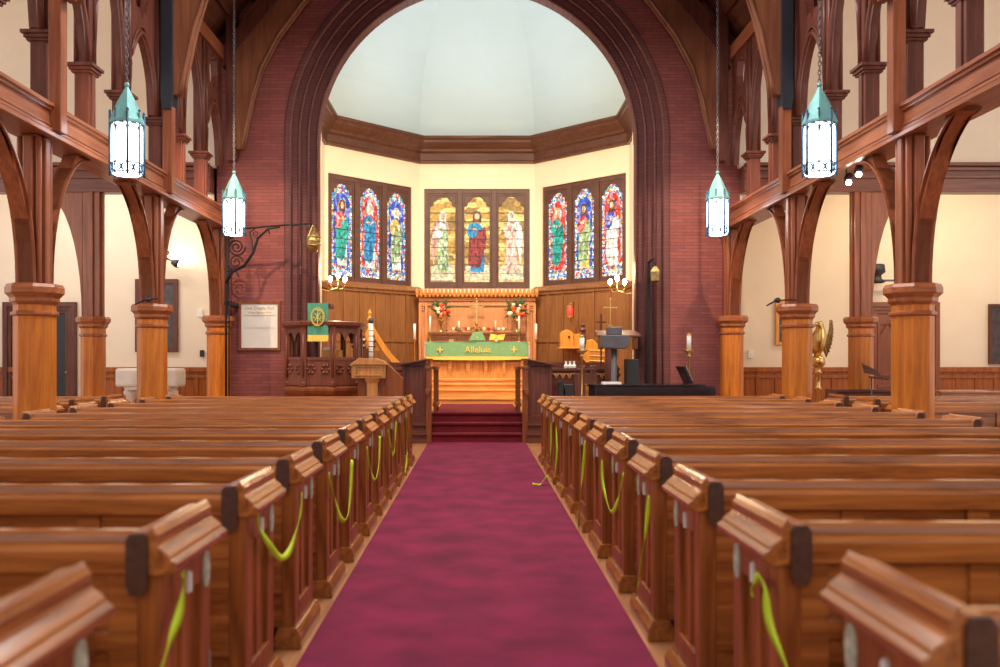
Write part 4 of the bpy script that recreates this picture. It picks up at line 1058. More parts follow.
# ---------------- pulpit
PC = Vector((-2.74, 16.15, 0))
t = thing('pulpit', 'dark carved octagonal oak pulpit with open arcaded sides', 'pulpit', (PC.x, PC.y, 0))
PR = .66
g = G(); c0 = (PC.x, PC.y, 0)
g.lathe([(.52, 0), (.52, .1), (.46, .16), (.44, .6), (.60, .88), (.68, .92), (.72, .97), (.72, 1.02), (PR-.02, 1.06)], c0, 8, rot=PI/8); g.build('base', MID, t, bevel=.006)
g = G()
V8 = [(PC.x+PR*math.cos(PI/8+k*PI/4), PC.y+PR*math.sin(PI/8+k*PI/4)) for k in range(8)]
for k in range(8):
    x, y = V8[k]; g.box(x-.045, x+.045, y-.045, y+.045, 1.05, 2.08)
    g.lathe([(.05, 0), (.065, .05), (.04, .1)], (x, y, 1.05), 8); g.tube([(x*1.0, y-.05, 1.2), (x, y-.05, 1.95)], .02, 6)
g.build('corner_post', PULW, t)
g = G()
for k in (0, 2, 3, 4, 5, 6, 7):
    (xa_, ya), (xb, yb) = V8[k], V8[(k+1) % 8]; L = math.hypot(xb-xa_, yb-ya); M = T(xa_, ya, 0) @ RZ(math.atan2(yb-ya, xb-xa_))
    g.box(0, L, -.02, .02, 1.06, 1.18, M); g.box(0, L, -.03, .03, 1.50, 1.55, M); g.box(0, L, -.015, .015, 1.18, 1.50, M)
    n = 10
    for q_ in (0, 1):
        u0 = q_*L/2; A = [(u0+L/2*i/n, 2.06) for i in range(n+1)]; B_ = [(u0+L/2*i/n, 1.80+.18*math.sin(PI*i/n)**.7) for i in range(n+1)]; g.band(A, B_, 'y', -.02, .02, M)
        for j in range(6): a = j*PI/3; g.ball((u0+L/4+.06*math.cos(a), .025*1, 1.34+.07*math.sin(a)), .03, .02, .03, 6, 4, M); g.ball((u0+L/4+.06*math.cos(a), -.025, 1.34+.07*math.sin(a)), .03, .02, .03, 6, 4, M)
    g.tube([(.06, 0, 1.2), (L/2, 0, 1.48), (L-.06, 0, 1.2)], .018, 5, M)
g.build('tracery_panel', PULW, t)
g = G(); g.lathe([(PR+.03, 2.05), (PR+.10, 2.10), (PR+.11, 2.16), (PR+.02, 2.18)], c0, 8, rot=PI/8); g.build('top_rail', PULW, t, bevel=.006)
g = G(); g.box(PC.x-.02, PC.x+.30, PC.y-.2, PC.y+.2, 1.55, 1.68); g.build('inner_shelf', ORNG, t)
xb0, xb1 = at(308, 0, 15.5).x, at(328.5, 0, 15.5).x
g = G(); g.prism([(xb0-.05, 2.40), (xb1+.04, 2.40), (xb1+.03, 2.47), (xb0-.03, 2.47)], 'y', 15.50, 15.9); g.box(PC.x-.14, PC.x+.0, 15.7, 15.78, 2.1, 2.42); g.build('book_desk', DARKX, t)
g = G(); n = 10
for i in range(n):
    xa_ = xb0+(xb1-xb0)*i/n; xc = xb0+(xb1-xb0)*(i+1)/n; w1 = .012*math.sin(i*1.3); w2 = .012*math.sin((i+1)*1.3)
    for (za, zb, m) in ((2.48, 1.93, 0), (1.93, 1.82, 1)):
        g.m = m
        g.add([(xa_, 15.46+w1, zb), (xc, 15.46+w2, zb), (xc, 15.46+w2, za), (xa_, 15.46+w1, za), (xa_, 15.475+w1, zb), (xc, 15.475+w2, zb), (xc, 15.475+w2, za), (xa_, 15.475+w1, za)], [(0, 1, 2, 3), (7, 6, 5, 4), (0, 4, 5, 1), (2, 6, 7, 3)])
bn = g.build('pulpit_banner', [GREEN, GOLD]); tag(bn, 'green hanging banner with gold oval emblem and gold fringe on pulpit', 'banner')
g = G(); cx = (xb0+xb1)/2; cz = 2.24
for k in (1, .86): g.tube([(cx+.115*k*math.cos(2*PI*i/24), 15.43, cz+.155*k*math.sin(2*PI*i/24)) for i in range(24)], .005, 5, closed=True)
g.tube([(cx, 15.43, cz-.12), (cx, 15.43, cz+.12)], .007, 5); g.tube([(cx-.055, 15.43, cz-.07), (cx+.055, 15.43, cz+.07)], .006, 5); g.tube([(cx+.055, 15.43, cz-.07), (cx-.055, 15.43, cz+.07)], .006, 5)
g.tube([(cx, 15.43, cz+.12), (cx+.045, 15.43, cz+.10), (cx+.04, 15.43, cz+.06), (cx, 15.43, cz+.05)], .006, 5)
text_geo(g, 'A', .07, T(cx-.065, 15.43, cz-.03), .003); text_geo(g, '\u03a9', .07, T(cx+.065, 15.43, cz-.03), .003)
g.build('emblem', GOLD, bn)
g = G(); g.box(PC.x-.0, PC.x+.22, PC.y-.15, PC.y+.1, 1.68, 1.70); g.box(PC.x+.02, PC.x+.2, PC.y-.15, PC.y+.1, 1.70, 1.73); tag(g.build('open_papers', WHITE), 'white papers lying on the shelf inside the pulpit', 'papers')

# ---------------- iron bracket with bronze lamp
YB_ = 16.25
t = thing('iron_bracket', 'scrolled wrought iron wall bracket on the left brick pier', 'bracket', (at(228, 0, YB_).x, YB_, 0))
def pxl(*pts): return [tuple(at(a, b_, YB_)) for a, b_ in pts]
def spiral(cx, cy, r, turns, n=28, ccw=1, a0=0): return [tuple(at(cx+r*(1-i/n*.85)*math.cos(a0+ccw*2*PI*turns*i/n), cy+r*(1-i/n*.85)*math.sin(a0+ccw*2*PI*turns*i/n), YB_)) for i in range(n+1)]
g = G(); g.tube(pxl((224, 231), (250, 228), (285, 225), (314, 224)), .018, 6); g.build('arm', IRON, t)
g = G()
g.tube(pxl((226, 283), (232, 272), (244, 266), (253, 253), (258, 238), (268, 229), (280, 227)), [.03, .03, .028, .026, .024, .02, .014], 6)
g.tube(pxl((253, 253), (252, 240), (250, 232), (255, 229)), .014, 5); g.tube(spiral(256, 234, 4, 1.5), .009, 5)
g.tube(spiral(236.5, 247, 9, 2.2), .015, 5); g.tube(spiral(236, 262, 7, 1.6, ccw=-1), .012, 5)
g.tube(pxl((268, 229), (270, 234)), .014, 5); g.tube(pxl((236, 271), (239, 277)), .014, 5); g.tube(spiral(228, 268, 4, 1.3), .014, 5)
g.build('scrollwork', IRON, t)
g = G(); g.tube([tuple(at(226, 225, YB_)), tuple(at(226, 400, YB_))], .02, 6); g.tube([tuple(at(229, 225, YB_)), tuple(at(229, 400, YB_))], .012, 6); g.box(at(226, 0, YB_).x-.03, at(226, 0, YB_).x+.06, YB_, 16.96, 2.5, 2.56); g.build('upright', IRON, t)
p = at(313, 242, YB_)
t = thing('bronze_lamp', 'round pierced bronze lamp hanging from the end of the iron bracket', 'lamp', (p.x, p.y, p.z-.2))
g = G(); g.lathe([(.02, -.19), (.08, -.17), (.12, -.10), (.135, 0), (.135, .06), (.09, .12), (.06, .17), (.02, .2)], (p.x, p.y, p.z), 14); g.build('bowl', BRONZE, t)
g = G()
for k in (-.08, 0, .07): g.lathe([(.14, k), (.15, k+.012), (.14, k+.024)], (p.x, p.y, p.z), 14)
for k in range(6): a = k*PI/3; g.tube([(p.x+.14*math.cos(a), p.y+.14*math.sin(a), p.z+.06), (p.x, p.y, p.z+.32)], .006, 4)
g.build('rings', BRONZE, t)
# framed certificate on brick
a_, b_ = at(238.5, 301, WY-.03), at(280.5, 350.5, WY-.03)
t = thing('framed_certificate', 'framed white cradle roll certificate on the left brick wall', 'picture', (a_.x, WY-.03, b_.z))
g = G()
g.box(a_.x, b_.x, WY-.05, WY, b_.z, b_.z+.05); g.box(a_.x, b_.x, WY-.05, WY, a_.z-.05, a_.z); g.box(a_.x, a_.x+.05, WY-.05, WY, b_.z, a_.z); g.box(b_.x-.05, b_.x, WY-.05, WY, b_.z, a_.z); g.build('frame', DOORW, t, bevel=.006)
g = G(); g.box(a_.x+.04, b_.x-.04, WY-.02, WY-.005, b_.z+.04, a_.z-.04); g.build('paper', PAPER, t)
g = G(); cx = (a_.x+b_.x)/2; text_geo(g, 'Our Cradle Roll', .085, T(cx, WY-.026, a_.z-.16), .001); text_geo(g, "St. Mary's Episcopal Parish", .042, T(cx, WY-.026, a_.z-.23), .001)
for z in (.27, .5, .52): g.box(a_.x+.1, b_.x-.1, WY-.024, WY-.02, a_.z-z, a_.z-z+.002)
g.build('lettering', mat('gold_ink', srgb(190, 160, 110), .6), t)
# right: box lamp on conduit by arch
p = at(649, 270, 16.85)
t = thing('wall_lamp', 'small square lantern lamp on dark conduit at right of the arch', 'lamp', (p.x, p.y, p.z))
g = G(); g.box(p.x-.03, p.x+.03, 16.86, 16.93, CZ, p.z+.15); g.tube([(p.x, 16.85, p.z+.15), (p.x+.05, 16.7, p.z+.2), (p.x+.08, 16.65, p.z+.05)], .02, 6); g.build('conduit', IRON, t)
g = G(); g.lathe([(.05, -.25), (.10, -.22), (.115, -.05), (.06, .02), (.02, .06)], (p.x+.08, 16.65, p.z), 4, rot=.5); g.build('lamp_head', BRONZE, t)

# ---------------- sconces
def sconce(px, py, s, label):
    Yw = 18.6; p = at(px, py, Yw)
    t = thing('wall_sconce', label, 'wall light', (p.x, p.y, p.z), 'three branch brass sconces')
    g = G(); xw = s*(A3-.06)
    g.tube([(xw, Yw, p.z-.05), (p.x+s*.2, Yw, p.z-.12), (p.x, Yw, p.z-.05)], .014, 6); g.box(min(xw, xw-s*.03), max(xw, xw-s*.03), Yw-.05, Yw+.05, p.z-.3, p.z+.1)
    for k in (-1, 0, 1):
        x = p.x+k*.15; g.tube([(p.x, Yw, p.z-.06), (p.x+k*.09, Yw-.03, p.z-.09), (x, Yw-.05*abs(k), p.z-.02), (x, Yw-.05*abs(k), p.z+.06+(.07 if k == 0 else 0))], .01, 6)
        g.lathe([(.01, 0), (.04, .02), (.04, .03)], (x, Yw-.05*abs(k), p.z+.0+(.07 if k == 0 else 0)), 8)
    g.build('branch', BRASS, t)
    for k in (-1, 0, 1):
        g = G(); g.ball((p.x+k*.15, Yw-.05*abs(k), p.z+.12+(.08 if k == 0 else 0)), .042, rz=.06); g.build('bulb', BULB, t)
    d = bpy.data.lights.new('sconce_light', 'POINT'); d.energy = 55; d.color = (1, .72, .42); d.shadow_soft_size = .15
    o = bpy.data.objects.new('sconce_light', d); COL.objects.link(o); o.location = (p.x, Yw-.15, p.z+.35)
sconce(338, 285, -1, 'brass sconce with three glowing bulbs left of the altar')
sconce(617, 288, 1, 'brass sconce with three glowing bulbs right of the altar')

# ---------------- right side of the chancel
def stand_candle(px, ptop, pbase, Y, z0, label):
    p = at(px, 0, Y); zt = at(px, ptop, Y).z; zb = at(px, pbase, Y).z
    t = thing('floor_candlestick', label, 'candlestick', (p.x, Y, z0), 'floor standing brass candlesticks')
    g = G(); h = zb-z0
    g.lathe([(.16, 0), (.16, .02), (.05, .06), (.03, .12), (.05, .16), (.018, .22), (.018, h*.45), (.045, h*.47), (.018, h*.5), (.016, h-.14), (.05, h-.1), (.02, h-.07), (.10, h-.01), (.10, h)], (p.x, Y, z0), 12); g.build('stick', BRASS, t)
    g = G(); g.lathe([(.042, zb), (.042, zt-.04)], (p.x, Y, 0), 12); g.build('wax_candle', WAX, t)
    g = G(); g.lathe([(.044, zt-.045), (.044, zt-.015), (.01, zt)], (p.x, Y, 0), 10); g.build('brass_follower', BRASS, t)
stand_candle(582, 335, 350, 15.9, 0, 'brass floor candlestick with white candle in front of the right choir')
stand_candle(689, 333, 350, 16.4, 0, 'brass floor candlestick with white candle before the right brick wall')
# piano: keyboard at the right end, tail left
t = thing('grand_piano', 'black grand piano with closed lid behind the right pews', 'piano', (2.9, 15.3, 0))
x0, x1 = at(587, 0, 15.0).x, at(712, 0, 15.0).x
out = [(x1, 14.75), (x1, 16.15), (x1-.9, 16.15), (x1-1.3, 15.95), (x1-1.6, 15.65), (x0+.25, 15.5), (x0+.06, 15.4), (x0, 15.2), (x0+.02, 14.95), (x0+.12, 14.8), (x0+.3, 14.75)]
g = G(); g.prism(out, 'z', .72, 1.07); g.build('case', BLACK, t, bevel=.01)
cxx, cyy = 3.0, 15.3
g = G(); o2 = [((x-cxx)*1.015+cxx-(.18 if x > x1-.01 else 0), (y-cyy)*1.02+cyy) for x, y in out]; g.prism(o2, 'z', 1.075, 1.10); g.build('lid', BLACK, t, bevel=.006)
g = G(); g.box(x1-.02, x1+.2, 14.85, 16.05, .66, .74); g.build('keybed', BLACK, t)
g = G(); g.box(x1, x1+.15, 14.9, 16.0, .74, .755); g.build('keys', WHITE, t)
for (x, y) in ((x0+.4, 15.1), (x1-.25, 14.95), (x1-.25, 15.95)):
    g = G(); g.lathe([(.06, 0), (.04, .1), (.06, .5), (.07, .72)], (x, y, 0), 8); g.build('leg', BLACK, t)
g = G(); M = T(x1-.32, 15.3, 1.11) @ RY(-.45); g.box(-.02, .02, -.3, .3, 0, .32, M); g.build('music_desk', BLACK, t)
g = G(); g.box(.022, .04, -.22, .22, .02, .30, M); tag(g.build('sheet_music', WHITE), 'white sheet music leaning on the piano desk', 'sheet music')
pp = at(611, 381, 15.0); g = G(); g.box(pp.x-.15, pp.x+.15, 14.85, 15.1, 1.10, 1.135); tag(g.build('paper_stack', WHITE), 'stack of white paper on left end of the piano lid', 'papers')
# dark stand mounted boxes
t = thing('speaker_stand', 'grey pole stand carrying two stacked dark boxes beside the right lectern', 'speaker', (at(614, 0, 15.9).x, 16.35, 0))
x = at(614, 0, 16.35).x
g = G(); g.lathe([(.25, 0), (.25, .03), (.05, .05), (.055, 1.7)], (x, 16.35, 0), 14); g.build('pole', GREYM, t)
g = G(); z = lambda py: at(0, py, 16.35).z
g.prism([(x-.24, z(348)), (x+.19, z(349)), (x+.26, z(344)), (x+.26, z(335)), (x-.24, z(335))], 'y', 16.2, 16.45); g.build('lower_box', GREYM, t, bevel=.015)
g = G(); g.box(x-.14, x+.13, 16.22, 16.42, z(335), z(327)); g.build('upper_box', GREYM, t, bevel=.015)
t = thing('lectern', 'dark wooden reading desk behind the grey speaker stand', 'lectern', (2.5, 17.2, .5))
xl, xr = at(596, 0, 17.1).x, at(640, 0, 17.1).x
g = G(); g.prism([(16.95, 1.93), (16.95, 1.97), (17.4, 2.08), (17.4, 2.03)], 'x', xl, xr); g.box(xl+.06, xl+.12, 16.97, 17.3, 1.7, 1.97); g.box(xr-.12, xr-.06, 16.97, 17.3, 1.7, 1.97); g.build('desk', DARKX, t, bevel=.01)
g = G(); g.box(2.45, 2.6, 17.1, 17.25, .5, 1.97); g.box(2.3, 2.75, 16.95, 17.4, .5, .56); g.build('post', DARKZ, t)
# shell backed orange chair
t = thing('shell_chair', 'bright orange oak chair with rounded carved back', 'chair', (2.3, 18.2, .5))
cx = at(597, 0, 19.2).x; cz = at(0, 357, 19.2).z
g = G(); n = 14; pts = [(cx-.22, cz+.36), (cx-.10, cz+.38)]+[(cx+.28*math.cos(a)+.02, cz-.05+.26*math.sin(a)) for a in [PI/2-.3-i*(PI)/n for i in range(n+1)]]+[(cx-.30, cz-.05)]
g.prism(pts, 'y', 19.15, 19.2); g.build('backrest', ORNG, t, bevel=.01)
g = G()
for z_ in (.14, .03, -.08): g.tube([(cx-.16, 19.13, cz+z_), (cx+.24, 19.13, cz+z_-.02)], .012, 5)
for x_ in (cx-.25, cx+.2): g.box(x_, x_+.05, 19.12, 19.2, .5, cz-.1); g.box(x_, x_+.05, 19.6, 19.66, .5, .95)
g.box(cx-.27, cx+.27, 19.15, 19.65, .92, .97)
for k in range(4): g.tube([(cx-.1+k*.08, 19.14, .97), (cx-.1+k*.08, 19.14, 1.3)], .014, 6)
g.build('frame', ORNG, t)
g = G(); g.box(cx-.32, cx-.24, 19.3, 19.38, .5, 2.1); g.lathe([(.05, 0), (.07, .05), (.03, .1), (.05, .16), (.01, .22)], (cx-.28, 19.34, 2.1), 8); tag(g.build('stall_finial_post', DARKZ), 'slim dark post with finial left of the shell backed chair', 'post')
# choir end with poppyheads (right of front desk)
t = thing('bench_end', 'dark bench end with round poppyheads behind the brass candlestick', 'choir stall', (1.85, 16.6, .5))
xa_, xb_ = at(574, 0, 16.6).x, at(597, 0, 16.6).x
g = G(); g.box(xa_, xb_, 16.55, 16.65, 0.5, 1.26); g.build('panel', DARKZ, t, bevel=.01)
g = G()
for x_ in (xa_+.16, xb_-.07):
    for k in range(6): a = k*PI/3; g.ball((x_+.05*math.cos(a), 16.58, 1.32+.05*math.sin(a)), .04)
    g.ball((x_, 16.58, 1.32), .05)
g.build('poppyhead', DARKZ, t)
g = G(); g.box(at(563, 0, 16.5).x, at(574, 0, 16.5).x, 16.5, 16.9, .5, 1.05); g.prism([(at(558, 0, 16.5).x, 1.08), (at(563, 0, 16.5).x, 1.15), (at(566, 0, 16.5).x, .9), (at(563, 0, 16.5).x, .5), (at(558, 0, 16.5).x, .5)], 'y', 16.5, 16.6)
tag(g.build('low_black_seat', BLKM, bevel=.01), 'low black curved seat between right choir desk and bench end', 'seat')
# small white cruets
for k, px in enumerate((566, 570, 574)):
    p = at(px, 362, 18.0); g = G(); g.lathe([(.035, 0), (.045, .04), (.02, .09), (.025, .14)], (p.x, 18.0, 1.34), 8)
    tag(g.build('cruet', WHITE), 'little white cruet on right choir shelf, %s' % ['left one', 'middle one', 'right one'][k], 'cruet', 'white cruets')
# orange cupboard (aumbry) on right apse panelling
t = thing('aumbry', 'bright orange arched wooden cupboard on the right apse panelling', 'cupboard', (at(570, 0, 21.8).x, 21.8, 1.85))
ax = at(569, 0, 22.3).x
g = G(); n = 10; cxl, cr = at(566.5, 0, 22.1).x, .16; zb = at(0, 347, 22.1).z; zt = at(0, 335, 22.1).z
g.prism([(cxl-cr, zb)]+[(cxl-cr*math.cos(PI*i/n), zt+cr*.8*math.sin(PI*i/n)) for i in range(n+1)]+[(cxl+cr, zb)], 'y', 22.0, 22.45); g.box(cxl+cr, cxl+cr+.24, 22.05, 22.45, zb, zt+.03); g.box(cxl-.2, cxl+.42, 21.98, 22.45, zb-.04, zb); g.build('case', ORNG, t, bevel=.01)
G().ball((cxl+.05, 21.98, zb+.25), .025).build('latch', IRON, t)
# sanctuary lamp
p = at(570, 312, 22.0)
t = thing('sanctuary_lamp', 'red glass sanctuary lamp on brass wall mount above the orange cupboard', 'lamp', (p.x, 22.0, p.z))
g = G(); g.lathe([(.05, -.12), (.075, -.08), (.075, .14)], (p.x, 22.0, p.z), 12); g.build('red_glass', REDG, t)
g = G(); g.lathe([(.01, -.28), (.03, -.22), (.015, -.16), (.085, -.12), (.085, -.10)], (p.x, 22, p.z), 10); g.lathe([(.085, .13), (.085, .15)], (p.x, 22, p.z), 10); g.tube([(p.x+.1, 22.1, p.z-.4), (p.x+.1, 22.1, p.z+.25), (p.x, 22.0, p.z+.2)], .015, 6); g.tube([(p.x, 22, p.z-.14), (p.x+.1, 22.5, p.z-.2)], .012, 5); g.build('mount', BRASS, t)
# gold processional cross right
p = at(612, 320, 17.4)
t = thing('processional_cross', 'slim brass processional cross above the right reading desk', 'cross', (p.x, 17.6, .5))
g = G(); g.tube([(p.x, 17.6, .5), (p.x, 17.6, p.z)], .015, 8); g.lathe([(.02, 0), (.05, .04), (.02, .08)], (p.x, 17.6, p.z-.15), 8); g.build('staff', BRASS, t)
g = G(); z_ = p.z; g.box(p.x-.012, p.x+.012, 17.59, 17.61, z_, z_+.42); g.box(p.x-.12, p.x+.12, 17.59, 17.61, z_+.24, z_+.265); [g.ball((p.x+a, 17.6, z_+b_), .02) for a, b_ in ((0, .42), (-.12, .25), (.12, .25))]; g.build('cross_head', BRASS, t)
p = at(601, 330, 18.0); g = G(); g.box(p.x-.015, p.x+.015, 17.98, 18.02, .5, p.z+.32); g.box(p.x-.1, p.x+.1, 17.98, 18.02, p.z+.14, p.z+.17); tag(g.build('wooden_cross', DARKZ), 'small dark wooden cross on a post left of the brass cross', 'cross')
g = G(); a_, b_ = at(626, 359, 16.6), at(638, 400, 16.6); g.box(a_.x, b_.x, 16.5, 16.85, .5, a_.z); tag(g.build('dark_cabinet', BLKM, bevel=.01), 'narrow black box cabinet right of the speaker stand', 'cabinet')

# ================================================================ TRANSEPT THINGS
# left: marble font table
t = thing('marble_font', 'white marble baptismal font with baluster feet behind left column', 'font', (-6.45, 18.2, 0))
xa_, xb_ = at(118.5, 0, 18.2).x, at(180, 0, 18.2).x
g = G(); g.box(xa_, xb_, 18.0, 18.6, .96, 1.33); g.build('basin', STONE, t, bevel=.05)
g = G(); g.box(xa_+.18, xb_-.18, 18.05, 18.55, .9, .98)
g.build('underside', STONE, t)
for x in (xa_+.22, xb_-.22):
    g = G(); g.lathe([(.14, 0), (.14, .06), (.08, .1), (.07, .5), (.06, .68), (.1, .72), (.1, .76), (.15, .82), (.15, .86), (.09, .92), (.18, .96)], (x, 18.3, 0), 14); g.build('leg', STONE, t)
# picture left
a_, b_ = at(135, 279, 19.93), at(177.5, 352, 19.93)
def picture(nm, a_, b_, Y, label, fm, pm, fw=.07):
    t = thing(nm, label, 'picture', (a_.x, Y, b_.z))
    g = G(); x0, x1 = a_.x, b_.x
    for e in ((x0, x1, b_.z, b_.z+fw), (x0, x1, a_.z-fw, a_.z), (x0, x0+fw, b_.z, a_.z), (x1-fw, x1, b_.z, a_.z)): g.box(e[0], e[1], Y-.05, Y+.02, e[2], e[3])
    g.build('frame', fm, t, bevel=.006)
    g = G(); g.box(x0+fw*.8, x1-fw*.8, Y-.01, Y+.015, b_.z+fw*.8, a_.z-fw*.8); g.build('picture', pm, t)
picture('framed_picture', a_, b_, 19.97, 'large dark framed picture behind the middle left column', DARKZ, PICT, .1)
picture('framed_picture', at(776, 301, 19.93), at(800, 345, 19.93), 19.97, 'oak framed dark picture left of the middle right column', ORNG, PICT, .07)
picture('framed_tapestry', at(989.5, 304, 19.93), at(1016, 364, 19.93), 19.97, 'dark framed panel at the right picture edge', DARKZ, PICT, .06)
def wallplate(px, py, w_, h_, m, label):
    p = at(px, py, 19.97); g = G(); g.box(p.x-w_/2, p.x+w_/2, 19.95, 20.0, p.z-h_/2, p.z+h_/2); g.box(p.x-w_/6, p.x+w_/6, 19.94, 19.96, p.z-h_/6, p.z+h_/6); tag(g.build('wall_plate', m, bevel=.004), label, 'switch')
wallplate(202, 353.5, .09, .15, BLKM, 'black switch plate on the left transept wall above wainscot')
wallplate(200, 313, .12, .16, WHITE, 'white thermostat box on the left transept wall')
wallplate(751, 354, .12, .17, WHITE, 'white switch plate on the right transept wall')
# wall spotlight on left
p = at(172, 262, 19.6)
t = thing('wall_spotlight', 'small twin spotlight glowing on the left transept wall', 'spotlight', (p.x, 19.6, p.z))
g = G(); g.tube([(p.x-.25, 19.98, p.z+.1), (p.x-.15, 19.7, p.z+.1), (p.x, 19.6, p.z+.02)], .015, 6); g.lathe([(.05, 0), (.09, .1), (.08, .16)], M=T(p.x, 19.6, p.z) @ RY(1.9), n=12); g.lathe([(.05, 0), (.09, .1), (.08, .16)], M=T(p.x-.2, 19.6, p.z+.12) @ RY(.5), n=12); g.build('lamp_heads', BLKM, t)
g = G(); g.ball((p.x+.12, 19.6, p.z-.03), .07); g.build('glowing_lens', SPOTE, t)
spot('wall_spotlight_beam', (p.x, 19.45, p.z+.1), (p.x+.2, 20, p.z+.5), 22, (1, .85, .6), 150)
# right: loudspeaker on wall
p = at(877, 274, 19.7)
t = thing('wall_speaker', 'small black loudspeaker pair on bracket on the right transept wall', 'speaker', (p.x, 19.7, p.z))
g = G(); g.lathe([(.13, -.2), (.19, -.17), (.10, -.1), (.1, -.02), (.19, .04), (.17, .2), (.12, .22)], (p.x, 19.7, p.z), 10, sy=.7); g.build('body', BLKM, t); g = G(); g.box(p.x-.03, p.x+.45, 19.7, 19.76, p.z-.16, p.z-.12); g.box(p.x-.03, p.x+.03, 19.7, 20.0, p.z-.03, p.z+.03); g.build('bracket', GREYM, t)
# spot lamps on right arcade
for k, (px, py) in enumerate(((848, 182), (858, 174))):
    p = at(px, py, 4.72*F/(px-VX))
    t = thing('track_spotlight', 'small glowing spotlight under the right gallery beam, %s one' % ('left' if k == 0 else 'right'), 'spotlight', (p.x, p.y, p.z), 'beam spotlights')
    g = G(); g.lathe([(.03, 0), (.055, .03), (.055, .14), (.03, .16)], M=T(p.x, p.y, p.z) @ RX(-.8) @ RY(.4), n=10); g.tube([(p.x, p.y+.05, p.z+.12), (p.x, p.y+.05, 3.93)], .01, 5); g.build('can', BLKM, t)
    g = G(); g.ball((p.x, p.y-.02, p.z-.01), .036); g.build('glowing_lens', SPOTE, t)
spot('track_spotlight_beam', (at(858, 178, 14).x, 14.1, at(0, 178, 14).z), (9.2, 20, 3.2), 110, (1, .78, .48), 80)
for s, px, py in ((1, 775, 304), (-1, 148, 303)):
    Yc = 13.0; p = at(px, py, Yc)
    t = thing('clamp_microphone', 'small black clamp on arm at the middle %s column capital' % ('right' if s > 0 else 'left'), 'clamp', (p.x, Yc, p.z))
    g = G(); g.tube([(p.x-.15, Yc-.1, p.z-.03), (p.x, Yc-.05, p.z+.05), (s*4.62, Yc+.02, p.z+.06)], .012, 6); g.build('arm', IRON, t); g = G(); g.ball((p.x+.02, Yc-.05, p.z+.05), .05, .04, .04); g.build('head', BLKM, t)
# eagle lectern
p = at(818, 0, 18.0)
t = thing('eagle_lectern', 'brass eagle lectern with spread wings right of the middle right column', 'lectern', (p.x, 18.0, 0))
ex = p.x
g = G(); g.lathe([(.30, 0), (.30, .05), (.2, .1), (.12, .16), (.07, .2), (.05, .3), (.05, .9), (.08, .93), (.05, .97), (.05, 1.22), (.09, 1.25), (.05, 1.29), (.06, 1.32)], (ex, 18, 0), 14); g.build('stem', BRASS, t)
g = G(); g.ball((ex, 18, 1.47), .14, n=14, k=9); g.build('orb', BRASS, t)
g = G(); g.tube([(ex-.02, 18.0, 1.58), (ex, 18.0, 1.78), (ex+.02, 17.98, 1.98), (ex+.03, 17.96, 2.12), (ex-.01, 17.92, 2.22), (ex-.07, 17.88, 2.22)], [.05, .14, .15, .09, .075, .03], 10); g.tube([(ex-.06, 17.88, 2.23), (ex-.13, 17.84, 2.19), (ex-.14, 17.84, 2.15)], [.035, .02, .004], 6)
g.tube([(ex+.02, 18.1, 1.7), (ex+.06, 18.15, 1.5), (ex+.08, 18.18, 1.4)], [.08, .06, .03], 8)
g.build('eagle_body', BRASS, t)
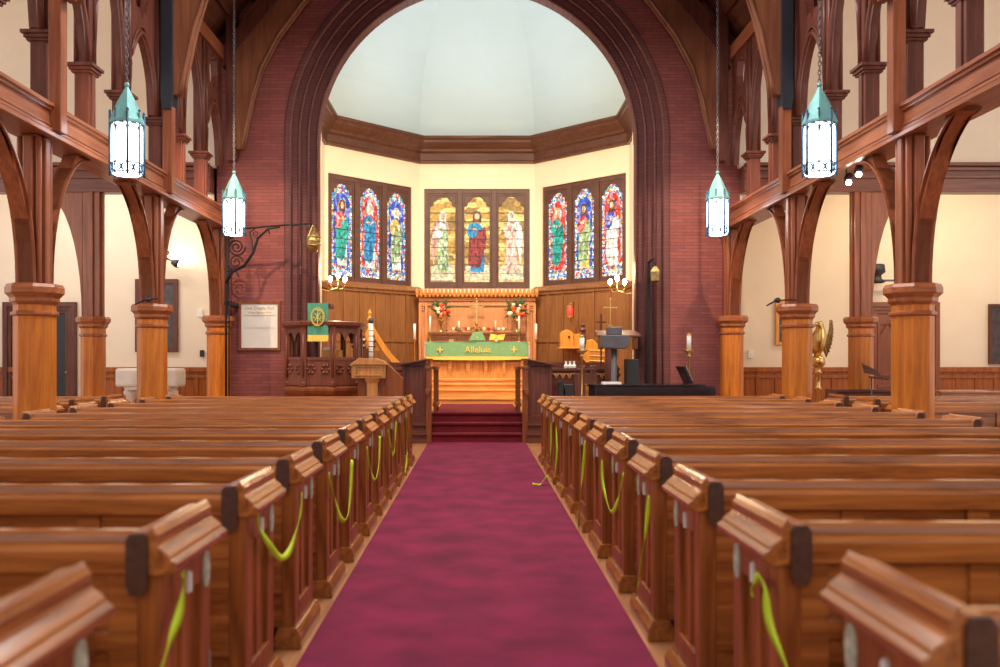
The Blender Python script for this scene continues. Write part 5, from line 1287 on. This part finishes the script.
for k in (-1, 1):
    g = G(); n = 10; W = []
    for i in range(n+1):
        u = i/n; W.append((Vector((ex+k*(.06+.12*math.sin(PI*u*.6))+.04, 18.02-.1*u, 1.75+.55*u)), Vector((ex+k*(.06+.22*math.sin(PI*(.15+u*.5)))+.05, 18.10-.05*u, 1.55+.75*u))))
    vs = []; fs = []
    for a, b_ in W: vs += [a, b_, b_+Vector((0, .025, 0)), a+Vector((0, .05, 0))]
    for i in range(n):
        for j in range(4): fs.append((i*4+j, i*4+(j+1) % 4, i*4+4+(j+1) % 4, i*4+4+j))
    fs += [(3, 2, 1, 0), (n*4, n*4+1, n*4+2, n*4+3)]
    g.sm = True; g.add(vs, fs); g.sm = False
    for i in range(2, n+1): a, b_ = W[i]; g.tube([a+Vector((0, -.005, 0)), b_+Vector((0, -.005, -.04))], .012, 5)
    g.build('wing', BRONZE, t)
# music stand right
p = at(871, 378, 15.5)
t = thing('music_stand', 'thin grey metal music stand in the right aisle', 'music stand', (p.x, 15.5, 0))
g = G(); xs_ = at(871.5, 0, 15.5).x; g.tube([(xs_, 15.5, .25), (xs_, 15.5, 1.22)], .014, 6)
for k in range(3): a = k*2*PI/3; g.tube([(xs_, 15.5, .3), (xs_+.3*math.cos(a), 15.5+.3*math.sin(a), .012)], .01, 5)
g.build('pole', GREYM, t)
g = G(); z = lambda py: at(0, py, 15.5).z
g.prism([(at(860, 0, 15.5).x, z(363)), (at(876, 0, 15.5).x, z(371)), (at(879, 0, 15.5).x, z(376)), (at(863, 0, 15.5).x, z(373))], 'y', 15.42, 15.45); g.prism([(at(868, 0, 15.5).x, z(378)), (at(885, 0, 15.5).x, z(380)), (at(885, 0, 15.5).x, z(378)), (at(868, 0, 15.5).x, z(376))], 'y', 15.36, 15.48); g.build('desk', DARKX, t)
# table and dark low bench right
t = thing('side_table', 'long oak table at the far right behind the aisle pews', 'table', (8.2, 15.6, 0))
xa_, xb_ = at(934, 0, 15.6).x, at(1012, 0, 15.6).x
g = G(); g.box(xa_, xb_, 15.4, 16.1, .93, .97); g.build('tabletop', PEW_X, t, bevel=.008)
g = G(); g.box(xa_+.05, xb_-.05, 15.45, 15.5, .62, .93); g.build('apron', PEW_X, t)
for x in (xa_+.08, xb_-.12):
    for y in (15.48, 15.98): G().box(x, x+.06, y, y+.06, 0, .93).build('leg', PEW_Z, t)
g = G(); a, b_ = at(836, 0, 15.9).x, at(895, 0, 15.9).x; g.box(a, b_, 15.9, 15.98, 0, .93); g.box(a, b_, 15.86, 16.0, .93, .98); g.box(a, b_, 15.98, 16.4, .4, .45); g.box(a, a+.06, 15.88, 16.4, 0, .98); g.box(b_-.06, b_, 15.88, 16.4, 0, .98)
tag(g.build('low_bench', DARKX, bevel=.008), 'low dark wooden bench behind the right aisle pews', 'bench')
